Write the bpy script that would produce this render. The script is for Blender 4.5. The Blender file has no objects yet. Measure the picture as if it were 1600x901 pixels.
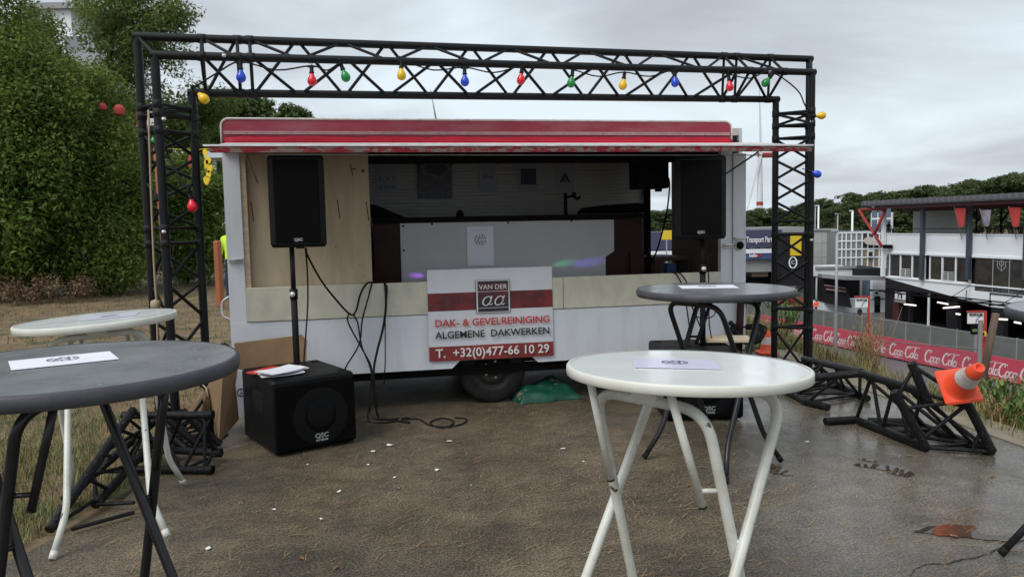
import bpy, math, random
import numpy as np
from mathutils import Vector, Matrix, Euler
R = math.radians
S = bpy.context.scene
COL = S.collection

# ------------------------------------------------------------------ camera
F_PX, PITCH, ROLL, EYE = 1209.0, R(4.66), R(1.2), 1.565
fw = Vector((0, math.cos(PITCH), -math.sin(PITCH)))
u0 = Vector((0, math.sin(PITCH), math.cos(PITCH)))
r0 = Vector((1, 0, 0))
rt = r0 * math.cos(ROLL) - u0 * math.sin(ROLL)
up = u0 * math.cos(ROLL) + r0 * math.sin(ROLL)
CAM = Vector((0, 0, EYE))
cd = bpy.data.cameras.new('camera'); cam = bpy.data.objects.new('camera', cd); COL.objects.link(cam)
cd.sensor_width = 36; cd.lens = 36 * F_PX / 1600; cd.clip_start = 0.05; cd.clip_end = 3000
m = Matrix((rt, up, -fw)).transposed().to_4x4(); m.translation = CAM
cam.matrix_world = m
S.camera = cam

def ray(x, y): return fw + rt * ((x - 800) / F_PX) - up * ((y - 450.5) / F_PX)
def G(x, y, z=0.0):                       # a measured point on a level plane
    d = ray(x, y); return CAM + d * ((z - EYE) / d.z)
def AT(x, y, Y):                          # a measured point at a distance
    d = ray(x, y); return CAM + d * (Y / d.y)
def ON(x, y, p, n):                       # a measured point on a plane
    d = ray(x, y); return CAM + d * ((p - CAM).dot(n) / d.dot(n))

# ------------------------------------------------------------------ world, sun, exposure
SUN_EL, SUN_AZ = R(50), R(222)
w = bpy.data.worlds.new('World'); S.world = w; w.use_nodes = True
nt = w.node_tree; nt.nodes.clear()
def wn(t, **k):
    n = nt.nodes.new(t)
    for a, b in k.items(): setattr(n, a, b)
    return n
sky = wn('ShaderNodeTexSky', sky_type='NISHITA', sun_disc=False, sun_elevation=SUN_EL, sun_rotation=SUN_AZ, air_density=1.5, dust_density=3)
bg1 = wn('ShaderNodeBackground'); bg1.inputs[1].default_value = 0.08
bg2 = wn('ShaderNodeBackground'); bg2.inputs[1].default_value = 1.0
tc = wn('ShaderNodeTexCoord'); sep = wn('ShaderNodeSeparateXYZ')
mx = wn('ShaderNodeMath', operation='MAXIMUM'); mx.inputs[1].default_value = 0.0
ad = wn('ShaderNodeMath', operation='ADD'); ad.inputs[1].default_value = 0.16
dv = wn('ShaderNodeVectorMath', operation='DIVIDE'); cb = wn('ShaderNodeCombineXYZ')
no = wn('ShaderNodeTexNoise'); no.inputs['Scale'].default_value = 0.75; no.inputs['Detail'].default_value = 7; no.inputs['Roughness'].default_value = 0.5; no.inputs['Distortion'].default_value = 0.35
mp = wn('ShaderNodeMapping'); mp.inputs['Location'].default_value = (3.1, 0.9, 0.4); mp.inputs['Scale'].default_value = (0.8, 1.0, 1)
cr = wn('ShaderNodeValToRGB'); e = cr.color_ramp.elements
e[0].position = 0.34; e[0].color = (0.31, 0.335, 0.37, 1)
e[1].position = 0.62; e[1].color = (0.53, 0.595, 0.645, 1)
x = cr.color_ramp.elements.new(0.46); x.color = (0.405, 0.445, 0.485, 1)
mix = wn('ShaderNodeMixShader'); mix.inputs[0].default_value = 0.93
out = wn('ShaderNodeOutputWorld')
L = nt.links.new
L(tc.outputs['Generated'], sep.inputs[0]); L(sep.outputs['Z'], mx.inputs[0]); L(mx.outputs[0], ad.inputs[0])
for i in range(3): L(ad.outputs[0], cb.inputs[i])
L(tc.outputs['Generated'], dv.inputs[0]); L(cb.outputs[0], dv.inputs[1])
L(dv.outputs[0], mp.inputs[0]); L(mp.outputs[0], no.inputs['Vector']); L(no.outputs[0], cr.inputs[0])
L(cr.outputs[0], bg2.inputs[0]); L(sky.outputs[0], bg1.inputs[0])
L(bg1.outputs[0], mix.inputs[1]); L(bg2.outputs[0], mix.inputs[2]); L(mix.outputs[0], out.inputs[0])
sd = bpy.data.lights.new('sun', 'SUN'); sd.energy = 1.5; sd.angle = R(35); sd.color = (1, 0.97, 0.93)
sun = bpy.data.objects.new('sun', sd); COL.objects.link(sun)
sun.rotation_euler = Vector((-math.sin(SUN_AZ) * math.cos(SUN_EL), -math.cos(SUN_AZ) * math.cos(SUN_EL), -math.sin(SUN_EL))).to_track_quat('-Z', 'Y').to_euler()
S.view_settings.view_transform = 'Standard'; S.view_settings.look = 'None'
S.view_settings.exposure = 0.68; S.view_settings.gamma = 1
rnd = random.Random(7); rng = np.random.default_rng(11)

# ------------------------------------------------------------------ materials
def mat(name, c, rough=0.6, c2=None, scale=5.0, metal=0.0, bump=0.0, bscale=None, stretch=None, rough2=None, spec=None, lo=0.35, hi=0.65, detail=6, island=0.0, trans=0.0, emit=None, alpha=None, spots=None, leafy=0.0):
    """principled material; c2 is mottled in by noise, spots=(colour, scale, threshold) adds flecks"""
    M = bpy.data.materials.new(name); M.use_nodes = True
    t = M.node_tree; b = t.nodes['Principled BSDF']; N = t.nodes.new; K = t.links.new
    def rgba(q): return (q[0], q[1], q[2], 1)
    b.inputs['Roughness'].default_value = rough; b.inputs['Metallic'].default_value = metal
    if spec is not None: b.inputs['Specular IOR Level'].default_value = spec
    if trans: b.inputs['Transmission Weight'].default_value = trans
    if alpha is not None: b.inputs['Alpha'].default_value = alpha
    if emit: b.inputs['Emission Color'].default_value = rgba(emit[0]); b.inputs['Emission Strength'].default_value = emit[1]
    co = N('ShaderNodeTexCoord'); v = co.outputs['Object']
    if stretch:
        mpn = N('ShaderNodeMapping'); mpn.inputs['Scale'].default_value = stretch; K(v, mpn.inputs[0]); v = mpn.outputs[0]
    b.inputs['Base Color'].default_value = rgba(c); cur = None
    if c2 is not None:
        n = N('ShaderNodeTexNoise'); n.inputs['Scale'].default_value = scale; n.inputs['Detail'].default_value = detail; n.inputs['Roughness'].default_value = 0.62
        K(v, n.inputs['Vector'])
        r = N('ShaderNodeValToRGB'); r.color_ramp.elements[0].position = lo; r.color_ramp.elements[1].position = hi
        r.color_ramp.elements[0].color = rgba(c); r.color_ramp.elements[1].color = rgba(c2)
        K(n.outputs[0], r.inputs[0]); cur = r.outputs[0]
        if rough2 is not None:
            q = N('ShaderNodeMapRange'); q.inputs[1].default_value = lo; q.inputs[2].default_value = hi; q.inputs[3].default_value = rough; q.inputs[4].default_value = rough2
            K(n.outputs[0], q.inputs[0]); K(q.outputs[0], b.inputs['Roughness'])
    if spots:
        n = N('ShaderNodeTexNoise'); n.inputs['Scale'].default_value = spots[1]; n.inputs['Detail'].default_value = 4; K(co.outputs['Object'], n.inputs['Vector'])
        r = N('ShaderNodeMapRange'); r.inputs[1].default_value = spots[2]; r.inputs[2].default_value = spots[2] + 0.03; K(n.outputs[0], r.inputs[0])
        q = N('ShaderNodeMix'); q.data_type = 'RGBA'; K(r.outputs[0], q.inputs[0])
        if cur: K(cur, q.inputs[6])
        else: q.inputs[6].default_value = rgba(c)
        q.inputs[7].default_value = rgba(spots[0]); cur = q.outputs[2]
    if island:
        g = N('ShaderNodeNewGeometry'); h = N('ShaderNodeHueSaturation'); a = N('ShaderNodeMapRange')
        a.inputs[3].default_value = 1 - island; a.inputs[4].default_value = 1 + island
        K(g.outputs['Random Per Island'], a.inputs[0]); K(a.outputs[0], h.inputs['Value'])
        if cur: K(cur, h.inputs['Color'])
        else: h.inputs['Color'].default_value = rgba(c)
        cur = h.outputs[0]
    if cur: K(cur, b.inputs['Base Color'])
    if leafy:
        tr = N('ShaderNodeBsdfTranslucent'); ms = N('ShaderNodeMixShader'); ms.inputs[0].default_value = leafy
        K(cur, tr.inputs['Color']); K(b.outputs[0], ms.inputs[1]); K(tr.outputs[0], ms.inputs[2]); K(ms.outputs[0], t.nodes['Material Output'].inputs['Surface'])
    if bump:
        n = N('ShaderNodeTexNoise'); n.inputs['Scale'].default_value = bscale or scale * 4; n.inputs['Detail'].default_value = 5; K(v, n.inputs['Vector'])
        bp = N('ShaderNodeBump'); bp.inputs['Strength'].default_value = bump; bp.inputs['Distance'].default_value = 0.02
        K(n.outputs[0], bp.inputs['Height']); K(bp.outputs[0], b.inputs['Normal'])
    return M
M = {}
def dm(key, *a, **k): M[key] = mat(key, *a, **k)
dm('truss_black', (0.0045, 0.0045, 0.005), 0.42, (0.009, 0.009, 0.010), 9, spec=0.22, bump=0.25, bscale=60, spots=((0.22, 0.22, 0.22), 38, 0.735))
dm('truss_worn', (0.004, 0.004, 0.0045), 0.42, (0.008, 0.008, 0.009), 9, spec=0.2, bump=0.25, bscale=60, spots=((0.4, 0.4, 0.4), 30, 0.66))
dm('white_paint', (0.565, 0.58, 0.605), 0.5, (0.64, 0.66, 0.70), 5.0, lo=0.28, hi=0.52, stretch=(1.6, 1.6, 0.35), bump=0.06, bscale=4, spots=((0.25, 0.23, 0.2), 11, 0.77))
dm('white_trim', (0.68, 0.66, 0.63), 0.5, (0.5, 0.46, 0.42), 14)
dm('pink_trim', (0.42, 0.27, 0.27), 0.6, (0.34, 0.2, 0.2), 9, spec=0.2)
dm('poster_paper', (0.36, 0.355, 0.39), 0.7)
dm('poster_dim', (0.17, 0.16, 0.18), 0.7)
dm('cream_board', (0.58, 0.55, 0.44), 0.65, (0.44, 0.42, 0.34), 6, lo=0.42, hi=0.75, stretch=(1, 1, .6), bump=.15, bscale=12, spots=((0.16, 0.13, 0.1), 17, 0.735))
dm('plywood', (0.47, 0.385, 0.265), 0.7, (0.385, 0.305, 0.20), 3, stretch=(4, 4, 0.6), spots=((0.10, 0.06, 0.035), 11, 0.705))
dm('red_faded', (0.28, 0.040, 0.062), 0.6, (0.34, 0.12, 0.13), 2.2, spec=0.25, lo=0.45, hi=0.8, stretch=(1, 1, 3))
dm('red_fabric', (0.44, 0.014, 0.032), 0.6, (0.34, 0.010, 0.024), 6, spec=0.2, bump=0.35, bscale=9, stretch=(0.6, 1, 3))
dm('flap_edge', (0.17, 0.012, 0.02), 0.7, (0.15, 0.115, 0.10), 14, stretch=(1, 1, 3), lo=0.47, hi=0.52, spec=0.2, bump=0.2)
dm('aluminium', (0.74, 0.72, 0.74), 0.35, (0.5, 0.48, 0.48), 8, metal=0.3)
dm('grey_metal', (0.32, 0.33, 0.34), 0.4, (0.22, 0.22, 0.22), 8, metal=0.6)
dm('dark_wood', (0.034, 0.010, 0.007), 0.55, (0.022, 0.006, 0.005), 6, spec=0.2, stretch=(1, 1, 8))
dm('mid_wood', (0.15, 0.095, 0.06), 0.6, (0.10, 0.06, 0.04), 6, stretch=(1, 1, 6))
dm('pale_wood', (0.52, 0.43, 0.31), 0.65, (0.40, 0.31, 0.21), 6, stretch=(1, 6, 6))
dm('ribbed_white', (0.46, 0.445, 0.40), 0.6, (0.42, 0.405, 0.365), 3)
dm('panel_white', (0.48, 0.48, 0.49), 0.45, (0.45, 0.45, 0.46), 3)
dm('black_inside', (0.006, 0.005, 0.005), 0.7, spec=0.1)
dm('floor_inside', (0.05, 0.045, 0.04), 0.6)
dm('black_plastic', (0.004, 0.004, 0.0045), 0.5, (0.007, 0.007, 0.0075), 9, spec=0.18, bump=0.12, bscale=160, spots=((0.05, 0.05, 0.05), 14, 0.74))
dm('grille_black', (0.0025, 0.0025, 0.003), 0.8, (0.004, 0.004, 0.004), 260, spec=0.06, lo=0.45, hi=0.55)
dm('grille_cone', (0.006, 0.006, 0.0065), 0.6, spec=0.1)
dm('badge_white', (0.30, 0.30, 0.31), 0.4)
dm('black_rubber', (0.006, 0.006, 0.007), 0.7, (0.012, 0.011, 0.010), 12, spec=0.2, bump=0.2)
dm('tyre_rubber', (0.009, 0.009, 0.010), 0.8, (0.02, 0.018, 0.016), 10, spec=0.2, bump=0.3)
dm('rim_steel', (0.018, 0.017, 0.017), 0.6, (0.035, 0.03, 0.026), 12, spec=0.2)
dm('chassis_black', (0.008, 0.007, 0.006), 0.9, spec=0.1)
dm('table_grey', (0.155, 0.163, 0.176), 0.24, (0.185, 0.193, 0.205), 5, lo=0.38, hi=0.70, rough2=0.36, spots=((0.30, 0.30, 0.30), 24, 0.715), bump=.04, bscale=60)
dm('table_rim_grey', (0.05, 0.051, 0.060), 0.5, (0.075, 0.075, 0.085), 8, spec=0.3)
dm('table_white', (0.75, 0.78, 0.765), 0.12, (0.70, 0.735, 0.715), 4.5, lo=0.4, hi=0.72, rough2=0.26, spots=((0.42, 0.42, 0.38), 26, 0.735), bump=.03, bscale=40)
dm('table_rim_white', (0.64, 0.64, 0.58), 0.4, (0.57, 0.56, 0.49), 7)
dm('leg_white', (0.60, 0.61, 0.56), 0.36, (0.45, 0.44, 0.37), 8, lo=.42, hi=.7, spots=((0.09, 0.07, 0.05), 17, 0.70))
dm('leg_black', (0.009, 0.009, 0.011), 0.32, (0.014, 0.014, 0.017), 12, spec=0.4)
dm('paper', (0.74, 0.74, 0.80), 0.55, (0.69, 0.69, 0.76), 3)
dm('wet_paper', (0.70, 0.71, 0.86), 0.22, (0.66, 0.68, 0.80), 4)
dm('ink', (0.045, 0.04, 0.085), 0.6)
dm('cardboard', (0.29, 0.185, 0.095), 0.8, (0.22, 0.135, 0.07), 5, spots=((0.15, 0.09, 0.05), 22, 0.70))
dm('sack_green', (0.006, 0.060, 0.036), 0.4, (0.014, 0.105, 0.066), 6, bump=0.5, bscale=14, spots=((0.22, 0.19, 0.13), 11, 0.62))
dm('cone_orange', (0.80, 0.075, 0.025), 0.55, (0.60, 0.12, 0.07), 9, lo=.42, hi=.7, spots=((0.25, 0.09, 0.06), 30, 0.69), spec=.3)
dm('cone_white', (0.62, 0.57, 0.55), 0.5, (0.42, 0.34, 0.31), 14, spots=((0.2, 0.15, 0.13), 34, 0.68))
for k_, c_ in dict(blue=(0.012, 0.06, 0.52), red=(0.66, 0.012, 0.03), green=(0.008, 0.22, 0.05), yellow=(0.72, 0.44, 0.008)).items():
    dm('bulb_' + k_, c_, 0.22)
dm('banner_white', (0.66, 0.67, 0.70), 0.4, (0.60, 0.61, 0.65), 3, bump=0.25, bscale=3)
dm('banner_red', (0.22, 0.018, 0.022), 0.4, (0.085, 0.012, 0.014), 5, lo=0.4, hi=0.62)
dm('banner_bar', (0.17, 0.02, 0.022), 0.4, (0.30, 0.04, 0.035), 3)
dm('print_red', (0.52, 0.03, 0.025), 0.45)
dm('print_black', (0.015, 0.014, 0.017), 0.45)
dm('print_white', (0.72, 0.70, 0.70), 0.45)
dm('logo_dark', (0.022, 0.018, 0.024), 0.4)
dm('logo_red', (0.16, 0.012, 0.02), 0.4, (0.05, 0.012, 0.02), 5)
dm('cola_red', (0.47, 0.055, 0.095), 0.55, (0.42, 0.05, 0.085), 1.0)
dm('cola_white', (0.62, 0.52, 0.53), 0.6)
dm('hoarding', (0.135, 0.145, 0.135), 0.5, (0.10, 0.11, 0.10), 1.2)
dm('far_white', (0.76, 0.79, 0.81), 0.6, (0.70, 0.73, 0.76), 0.35)
dm('far_black', (0.014, 0.014, 0.017), 0.7, (0.022, 0.021, 0.024), 0.8, spec=0.15)
dm('far_dark', (0.005, 0.005, 0.006), 0.8, spec=0.1)
dm('far_grey', (0.30, 0.30, 0.30), 0.7, (0.25, 0.25, 0.25), 0.5, spec=0.2)
dm('far_roof', (0.075, 0.075, 0.085), 0.6, (0.10, 0.10, 0.11), 1.5)
dm('far_red', (0.33, 0.022, 0.022), 0.55)
dm('far_darkred', (0.075, 0.014, 0.018), 0.6)
dm('column_blue', (0.04, 0.05, 0.075), 0.5)
dm('window_dark', (0.022, 0.022, 0.022), 0.12, (0.055, 0.05, 0.042), 0.8)
dm('glass_grey', (0.22, 0.245, 0.245), 0.15, (0.17, 0.195, 0.195), 0.3)
dm('glass_blue', (0.10, 0.13, 0.19), 0.15)
dm('concrete', (0.42, 0.43, 0.40), 0.8, (0.36, 0.37, 0.345), 0.6, bump=0.2, stretch=(1, 1, 3))
dm('tan_wall', (0.24, 0.19, 0.13), 0.7)
dm('lamp_tube', (0.8, 0.75, 0.7), 0.4, emit=((1, 0.85, 0.8), 0.7))
dm('flag_red', (0.50, 0.055, 0.045), 0.7, (0.40, 0.04, 0.035), 2)
dm('flag_white', (0.38, 0.36, 0.42), 0.7, (0.2, 0.16, 0.24), 1.4)
dm('truck_blue', (0.05, 0.05, 0.10), 0.6)
dm('strip_blue', (0.05, 0.08, 0.22), 0.6)
dm('yellow_panel', (0.66, 0.46, 0.02), 0.5)
dm('sign_red', (0.40, 0.03, 0.025), 0.5)
dm('pole_grey', (0.30, 0.33, 0.35), 0.5)
dm('mast_white', (0.62, 0.66, 0.69), 0.5)
dm('hi_vis', (0.85, 0.12, 0.03), 0.6)
dm('hi_vis_yellow', (0.55, 0.85, 0.05), 0.6)
dm('cloth_dark', (0.015, 0.015, 0.022), 0.8)
dm('cloth_navy', (0.02, 0.025, 0.06), 0.8)
dm('skin', (0.42, 0.25, 0.18), 0.6)
dm('hair', (0.03, 0.02, 0.015), 0.6)
dm('ladder_orange', (0.36, 0.11, 0.035), 0.6, (0.28, 0.09, 0.04), 6)
dm('rope_tan', (0.36, 0.27, 0.17), 0.8)
dm('ribbon_yellow', (0.75, 0.55, 0.02), 0.6)
dm('lamp_red', (0.28, 0.015, 0.012), 0.25)
dm('stake', (0.13, 0.09, 0.065), 0.8, (0.08, 0.055, 0.04), 8, stretch=(3, 3, 0.5))
dm('fence_wire', (0.16, 0.17, 0.17), 0.5)
dm('fence_post', (0.26, 0.26, 0.25), 0.6, (0.2, 0.2, 0.19), 5)
dm('bark', (0.075, 0.055, 0.04), 0.9, (0.045, 0.035, 0.028), 6, bump=0.5, stretch=(3, 3, 0.6))
dm('pine_bark', (0.12, 0.07, 0.045), 0.9, (0.07, 0.05, 0.04), 6, bump=0.5)
dm('leaf_oak', (0.095, 0.165, 0.034), 0.55, (0.195, 0.250, 0.055), 0.5, spec=0.2, leafy=.5, island=0.5, lo=0.38, hi=0.62)
dm('leaf_bush', (0.105, 0.185, 0.038), 0.55, (0.205, 0.255, 0.058), 0.6, spec=0.2, leafy=.5, island=0.5)
dm('leaf_birch', (0.105, 0.160, 0.042), 0.55, (0.165, 0.215, 0.058), 0.5, spec=0.2, leafy=.5, island=0.45)
dm('needle_pine', (0.052, 0.090, 0.030), 0.7, (0.10, 0.13, 0.045), 0.25, spec=0.12, leafy=.25, island=0.4)
dm('needle_far', (0.065, 0.095, 0.040), 0.75, (0.13, 0.15, 0.062), 0.12, spec=0.12, leafy=.25, island=0.4)
dm('leaf_brown', (0.10, 0.055, 0.03), 0.7, (0.16, 0.10, 0.05), 3, island=0.5)
dm('flower_pale', (0.6, 0.56, 0.5), 0.6)
dm('grass_dry', (0.23, 0.155, 0.06), 0.8, (0.13, 0.115, 0.035), 0.9, island=0.4)
dm('grass_green', (0.085, 0.135, 0.028), 0.7, (0.16, 0.15, 0.05), 0.7, island=0.4)
dm('weed_dry', (0.30, 0.20, 0.09), 0.8, (0.22, 0.13, 0.06), 1.2, island=0.4)
dm('weed_green', (0.09, 0.17, 0.03), 0.6, (0.14, 0.19, 0.05), 1.2, island=0.4)
dm('litter_needle', (0.36, 0.245, 0.125), 0.7, (0.13, 0.08, 0.045), 3, island=0.5)
dm('scrap_white', (0.7, 0.69, 0.66), 0.6)
dm('leaf_orange', (0.22, 0.10, 0.04), 0.6, island=0.3)
dm('puddle_water', (0.045, 0.036, 0.026), 0.025, (0.07, 0.058, 0.042), 9, spec=0.6)
dm('rust_patch', (0.13, 0.035, 0.02), 0.3, (0.085, 0.04, 0.025), 14, spots=((0.10, 0.09, 0.08), 16, 0.58))
dm('crack_dark', (0.02, 0.018, 0.015), 0.9)
dm('road_grey', (0.085, 0.088, 0.092), 0.5, (0.11, 0.112, 0.116), 0.3)

def ground_mats():
    # wet slab: brown where needles have rotted, grey and glossy where it is washed (right)
    Mt = bpy.data.materials.new('wet_asphalt'); Mt.use_nodes = True
    t = Mt.node_tree; b = t.nodes['Principled BSDF']; N = t.nodes.new; K = t.links.new
    co = N('ShaderNodeTexCoord'); v = co.outputs['Object']
    def noise(sc, det=6, ro=0.6):
        n = N('ShaderNodeTexNoise'); n.inputs['Scale'].default_value = sc; n.inputs['Detail'].default_value = det; n.inputs['Roughness'].default_value = ro; K(v, n.inputs['Vector']); return n.outputs[0]
    def ramp(i, *st):
        r = N('ShaderNodeValToRGB'); el = r.color_ramp.elements
        while len(el) < len(st): el.new(0.5)
        for q, (p, c) in zip(el, st): q.position = p; q.color = (*c, 1)
        K(i, r.inputs[0]); return r.outputs[0]
    def mixc(f, a, c, blend='MIX'):
        q = N('ShaderNodeMix'); q.data_type = 'RGBA'; q.blend_type = blend
        if isinstance(f, float): q.inputs[0].default_value = f
        else: K(f, q.inputs[0])
        K(a, q.inputs[6]); K(c, q.inputs[7]); return q.outputs[2]
    def mr(i, a, c, lo=0.0, hi=1.0):
        q = N('ShaderNodeMapRange'); K(i, q.inputs[0]); q.inputs[1].default_value = a; q.inputs[2].default_value = c; q.inputs[3].default_value = lo; q.inputs[4].default_value = hi; return q.outputs[0]
    def mth(op, a, c):
        q = N('ShaderNodeMath'); q.operation = op
        for i, z in enumerate((a, c)):
            if isinstance(z, float): q.inputs[i].default_value = z
            else: K(z, q.inputs[i])
        return q.outputs[0]
    sx = N('ShaderNodeSeparateXYZ'); K(v, sx.inputs[0])
    wash = mth('ADD', mr(sx.outputs['X'], 0.2, 2.4), mth('MULTIPLY', mth('SUBTRACT', noise(0.9, 5), 0.5), 1.9))
    wash = mr(wash, 0.35, 0.85)
    brown = ramp(noise(2.3, 8, 0.7), (0.32, (0.062, 0.052, 0.040)), (0.50, (0.108, 0.090, 0.067)), (0.68, (0.160, 0.134, 0.098)))
    grey = ramp(noise(1.7, 8, 0.7), (0.32, (0.075, 0.069, 0.060)), (0.50, (0.120, 0.110, 0.094)), (0.70, (0.170, 0.153, 0.126)))
    base = mixc(wash, brown, grey)
    grain = ramp(noise(75, 9, 0.9), (0.42, (0.16, 0.15, 0.14)), (0.50, (0.85, 0.84, 0.82)), (0.565, (2.3, 2.15, 1.85)))
    base = mixc(0.92, base, grain, 'MULTIPLY')
    patch = ramp(noise(6, 6, 0.75), (0.38, (0.62, 0.60, 0.57)), (0.52, (1.0, 1.0, 1.0)), (0.66, (1.25, 1.22, 1.12)))
    base = mixc(0.6, base, patch, 'MULTIPLY')
    flecks = ramp(noise(34, 2, 0.5), (0.655, (0, 0, 0)), (0.69, (1, 1, 1)))
    fl_col = N('ShaderNodeRGB'); fl_col.outputs[0].default_value = (0.19, 0.145, 0.09, 1)
    base = mixc(mth('MULTIPLY', flecks, 0.65), base, fl_col.outputs[0])
    st = ramp(noise(0.55, 4), (0.36, (0.72, 0.72, 0.72)), (0.6, (1.08, 1.07, 1.05)))
    base = mixc(1.0, base, st, 'MULTIPLY')
    K(base, b.inputs['Base Color'])
    wetn = mr(noise(1.15, 6, 0.65), 0.36, 0.56)
    gl = mth('MULTIPLY', wetn, mth('ADD', mth('MULTIPLY', wash, 0.85), 0.12))
    K(mr(gl, 0.0, 0.75, 0.52, 0.16), b.inputs['Roughness'])
    bp = N('ShaderNodeBump'); bp.inputs['Strength'].default_value = 0.42; bp.inputs['Distance'].default_value = 0.004
    K(mth('ADD', noise(110, 3, 0.7), mth('MULTIPLY', noise(9, 3), 0.15)), bp.inputs['Height']); K(mr(gl, 0.0, 0.7, 0.55, 0.22), bp.inputs['Strength']); K(bp.outputs[0], b.inputs['Normal'])
    M['asphalt'] = Mt
    dm('earth', (0.120, 0.080, 0.042), 0.9, (0.185, 0.132, 0.070), 1.6, bump=0.7, bscale=18, lo=.38, hi=.62, spots=((0.060, 0.064, 0.024), 2.2, 0.56))
    dm('kerb_sand', (0.25, 0.215, 0.15), 0.75, (0.18, 0.155, 0.11), 5, bump=0.3, bscale=40)
ground_mats()

# ------------------------------------------------------------------ mesh helpers
class MB:
    def __init__(s): s.v = []; s.f = []; s.m = []; s.sm = []
    def add(s, vs, fs, mi=0, smooth=False):
        o = len(s.v); s.v += [Vector(p) for p in vs]
        for f in fs: s.f.append([i + o for i in f]); s.m.append(mi); s.sm.append(smooth)
        return s
    def box(s, c, d, rot=None, mi=0):
        c = Vector(c); q = [Vector((x * d[0] / 2, y * d[1] / 2, z * d[2] / 2)) for x in (-1, 1) for y in (-1, 1) for z in (-1, 1)]
        if rot is not None: q = [rot @ p for p in q]
        return s.add([c + p for p in q], [(0, 1, 3, 2), (4, 6, 7, 5), (0, 4, 5, 1), (2, 3, 7, 6), (0, 2, 6, 4), (1, 5, 7, 3)], mi)
    def bbox(s, a, b, mi=0):
        a = Vector(a); b = Vector(b); return s.box((a + b) / 2, [abs(q) for q in (b - a)], None, mi)
    def bevbox(s, a, b, r=0.01, mi=0, rot=None):          # box with chamfered edges
        a = Vector(a); b = Vector(b); c = (a + b) / 2; h = [abs(q) / 2 for q in (b - a)]
        vs = []; idx = {}
        for sx in (-1, 1):
            for sy in (-1, 1):
                for sz in (-1, 1):
                    for ax in range(3):
                        p = [sx * h[0], sy * h[1], sz * h[2]]
                        for k in range(3):
                            if k != ax: p[k] -= (sx, sy, sz)[k] * r
                        idx[(sx, sy, sz, ax)] = len(vs); p = Vector(p)
                        vs.append(c + (rot @ p if rot is not None else p))
        fs = []
        sg = (-1, 1)
        for ax in range(3):
            o1, o2 = [k for k in range(3) if k != ax]
            for q in sg:
                def K(x1, x2, a_):
                    t = [0, 0, 0]; t[ax] = q; t[o1] = x1; t[o2] = x2; return idx[(*t, a_)]
                fs.append([K(-1, -1, ax), K(1, -1, ax), K(1, 1, ax), K(-1, 1, ax)])
        for ax in range(3):
            o1, o2 = [k for k in range(3) if k != ax]
            for q1 in sg:
                for q2 in sg:
                    def K(x, a_):
                        t = [0, 0, 0]; t[ax] = x; t[o1] = q1; t[o2] = q2; return idx[(*t, a_)]
                    fs.append([K(-1, o1), K(1, o1), K(1, o2), K(-1, o2)])
        for sx in sg:
            for sy in sg:
                for sz in sg: fs.append([idx[(sx, sy, sz, k)] for k in range(3)])
        return s.add(vs, fs, mi)
    def tube(s, pts, r, n=10, mi=0, cap=True, closed=False):
        pts = [Vector(p) for p in pts]; N = len(pts)
        rr = r if isinstance(r, (list, tuple)) else [r] * N
        vs = []; fs = []; ref = None
        for i, p in enumerate(pts):
            if closed: d = pts[(i + 1) % N] - pts[i - 1]
            else: d = (pts[min(i + 1, N - 1)] - pts[max(i - 1, 0)])
            d = d.normalized() if d.length > 1e-9 else Vector((0, 0, 1))
            if ref is None:
                ref = Vector((0, 0, 1)) if abs(d.z) < 0.9 else Vector((1, 0, 0))
            a = (ref - d * ref.dot(d)).normalized(); ref = a; b = d.cross(a)
            for k in range(n):
                t = 2 * math.pi * k / n; vs.append(p + (a * math.cos(t) + b * math.sin(t)) * rr[i])
        for i in range(N if closed else N - 1):
            for k in range(n):
                j = (i + 1) % N; fs.append((i * n + k, i * n + (k + 1) % n, j * n + (k + 1) % n, j * n + k))
        s.add(vs, fs, mi, True)
        if cap and not closed:
            o = len(s.v) - len(vs)
            s.f.append([o + k for k in range(n)][::-1]); s.m.append(mi); s.sm.append(False)
            s.f.append([o + (N - 1) * n + k for k in range(n)]); s.m.append(mi); s.sm.append(False)
        return s
    def lathe(s, prof, n=24, mi=0, mtx=None, smooth=True):     # prof: (r, z) list about z
        vs = []; fs = []
        for (r, z) in prof:
            for k in range(n):
                t = 2 * math.pi * k / n; p = Vector((r * math.cos(t), r * math.sin(t), z)); vs.append(mtx @ p if mtx is not None else p)
        for i in range(len(prof) - 1):
            for k in range(n): fs.append((i * n + k, i * n + (k + 1) % n, (i + 1) * n + (k + 1) % n, (i + 1) * n + k))
        return s.add(vs, fs, mi, smooth)
    def prism(s, poly, d, mi=0):                              # poly of 3-D points swept by vector d
        poly = [Vector(p) for p in poly]; d = Vector(d); n = len(poly)
        vs = poly + [p + d for p in poly]
        fs = [list(range(n))[::-1], list(range(n, 2 * n))] + [(i, (i + 1) % n, n + (i + 1) % n, n + i) for i in range(n)]
        return s.add(vs, fs, mi)
    def mesh(s, name, mats, inv=None):
        me = bpy.data.meshes.new(name)
        me.from_pydata([tuple(inv @ p) if inv is not None else tuple(p) for p in s.v], [], s.f)
        for q in (mats if isinstance(mats, (list, tuple)) else [mats]): me.materials.append(M[q] if isinstance(q, str) else q)
        me.polygons.foreach_set('material_index', s.m); me.polygons.foreach_set('use_smooth', s.sm); me.update()
        return me
    def build(s, name, mats, parent=None, world=True, **tags):
        inv = W2L[parent.name] if (parent is not None and world) else None
        return link(name, s.mesh(name, mats, inv), parent, **tags)
W2L = {}
def link(name, me, parent=None, label=None, cat=None, group=None, kind=None):
    o = bpy.data.objects.new(name, me); COL.objects.link(o)
    if parent is not None: o.parent = parent
    tag(o, label, cat, group, kind); return o
def tag(o, label=None, cat=None, group=None, kind=None):
    if label: o['label'] = label
    if cat: o['category'] = cat
    if group: o['group'] = group
    if kind: o['kind'] = kind
    return o
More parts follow.
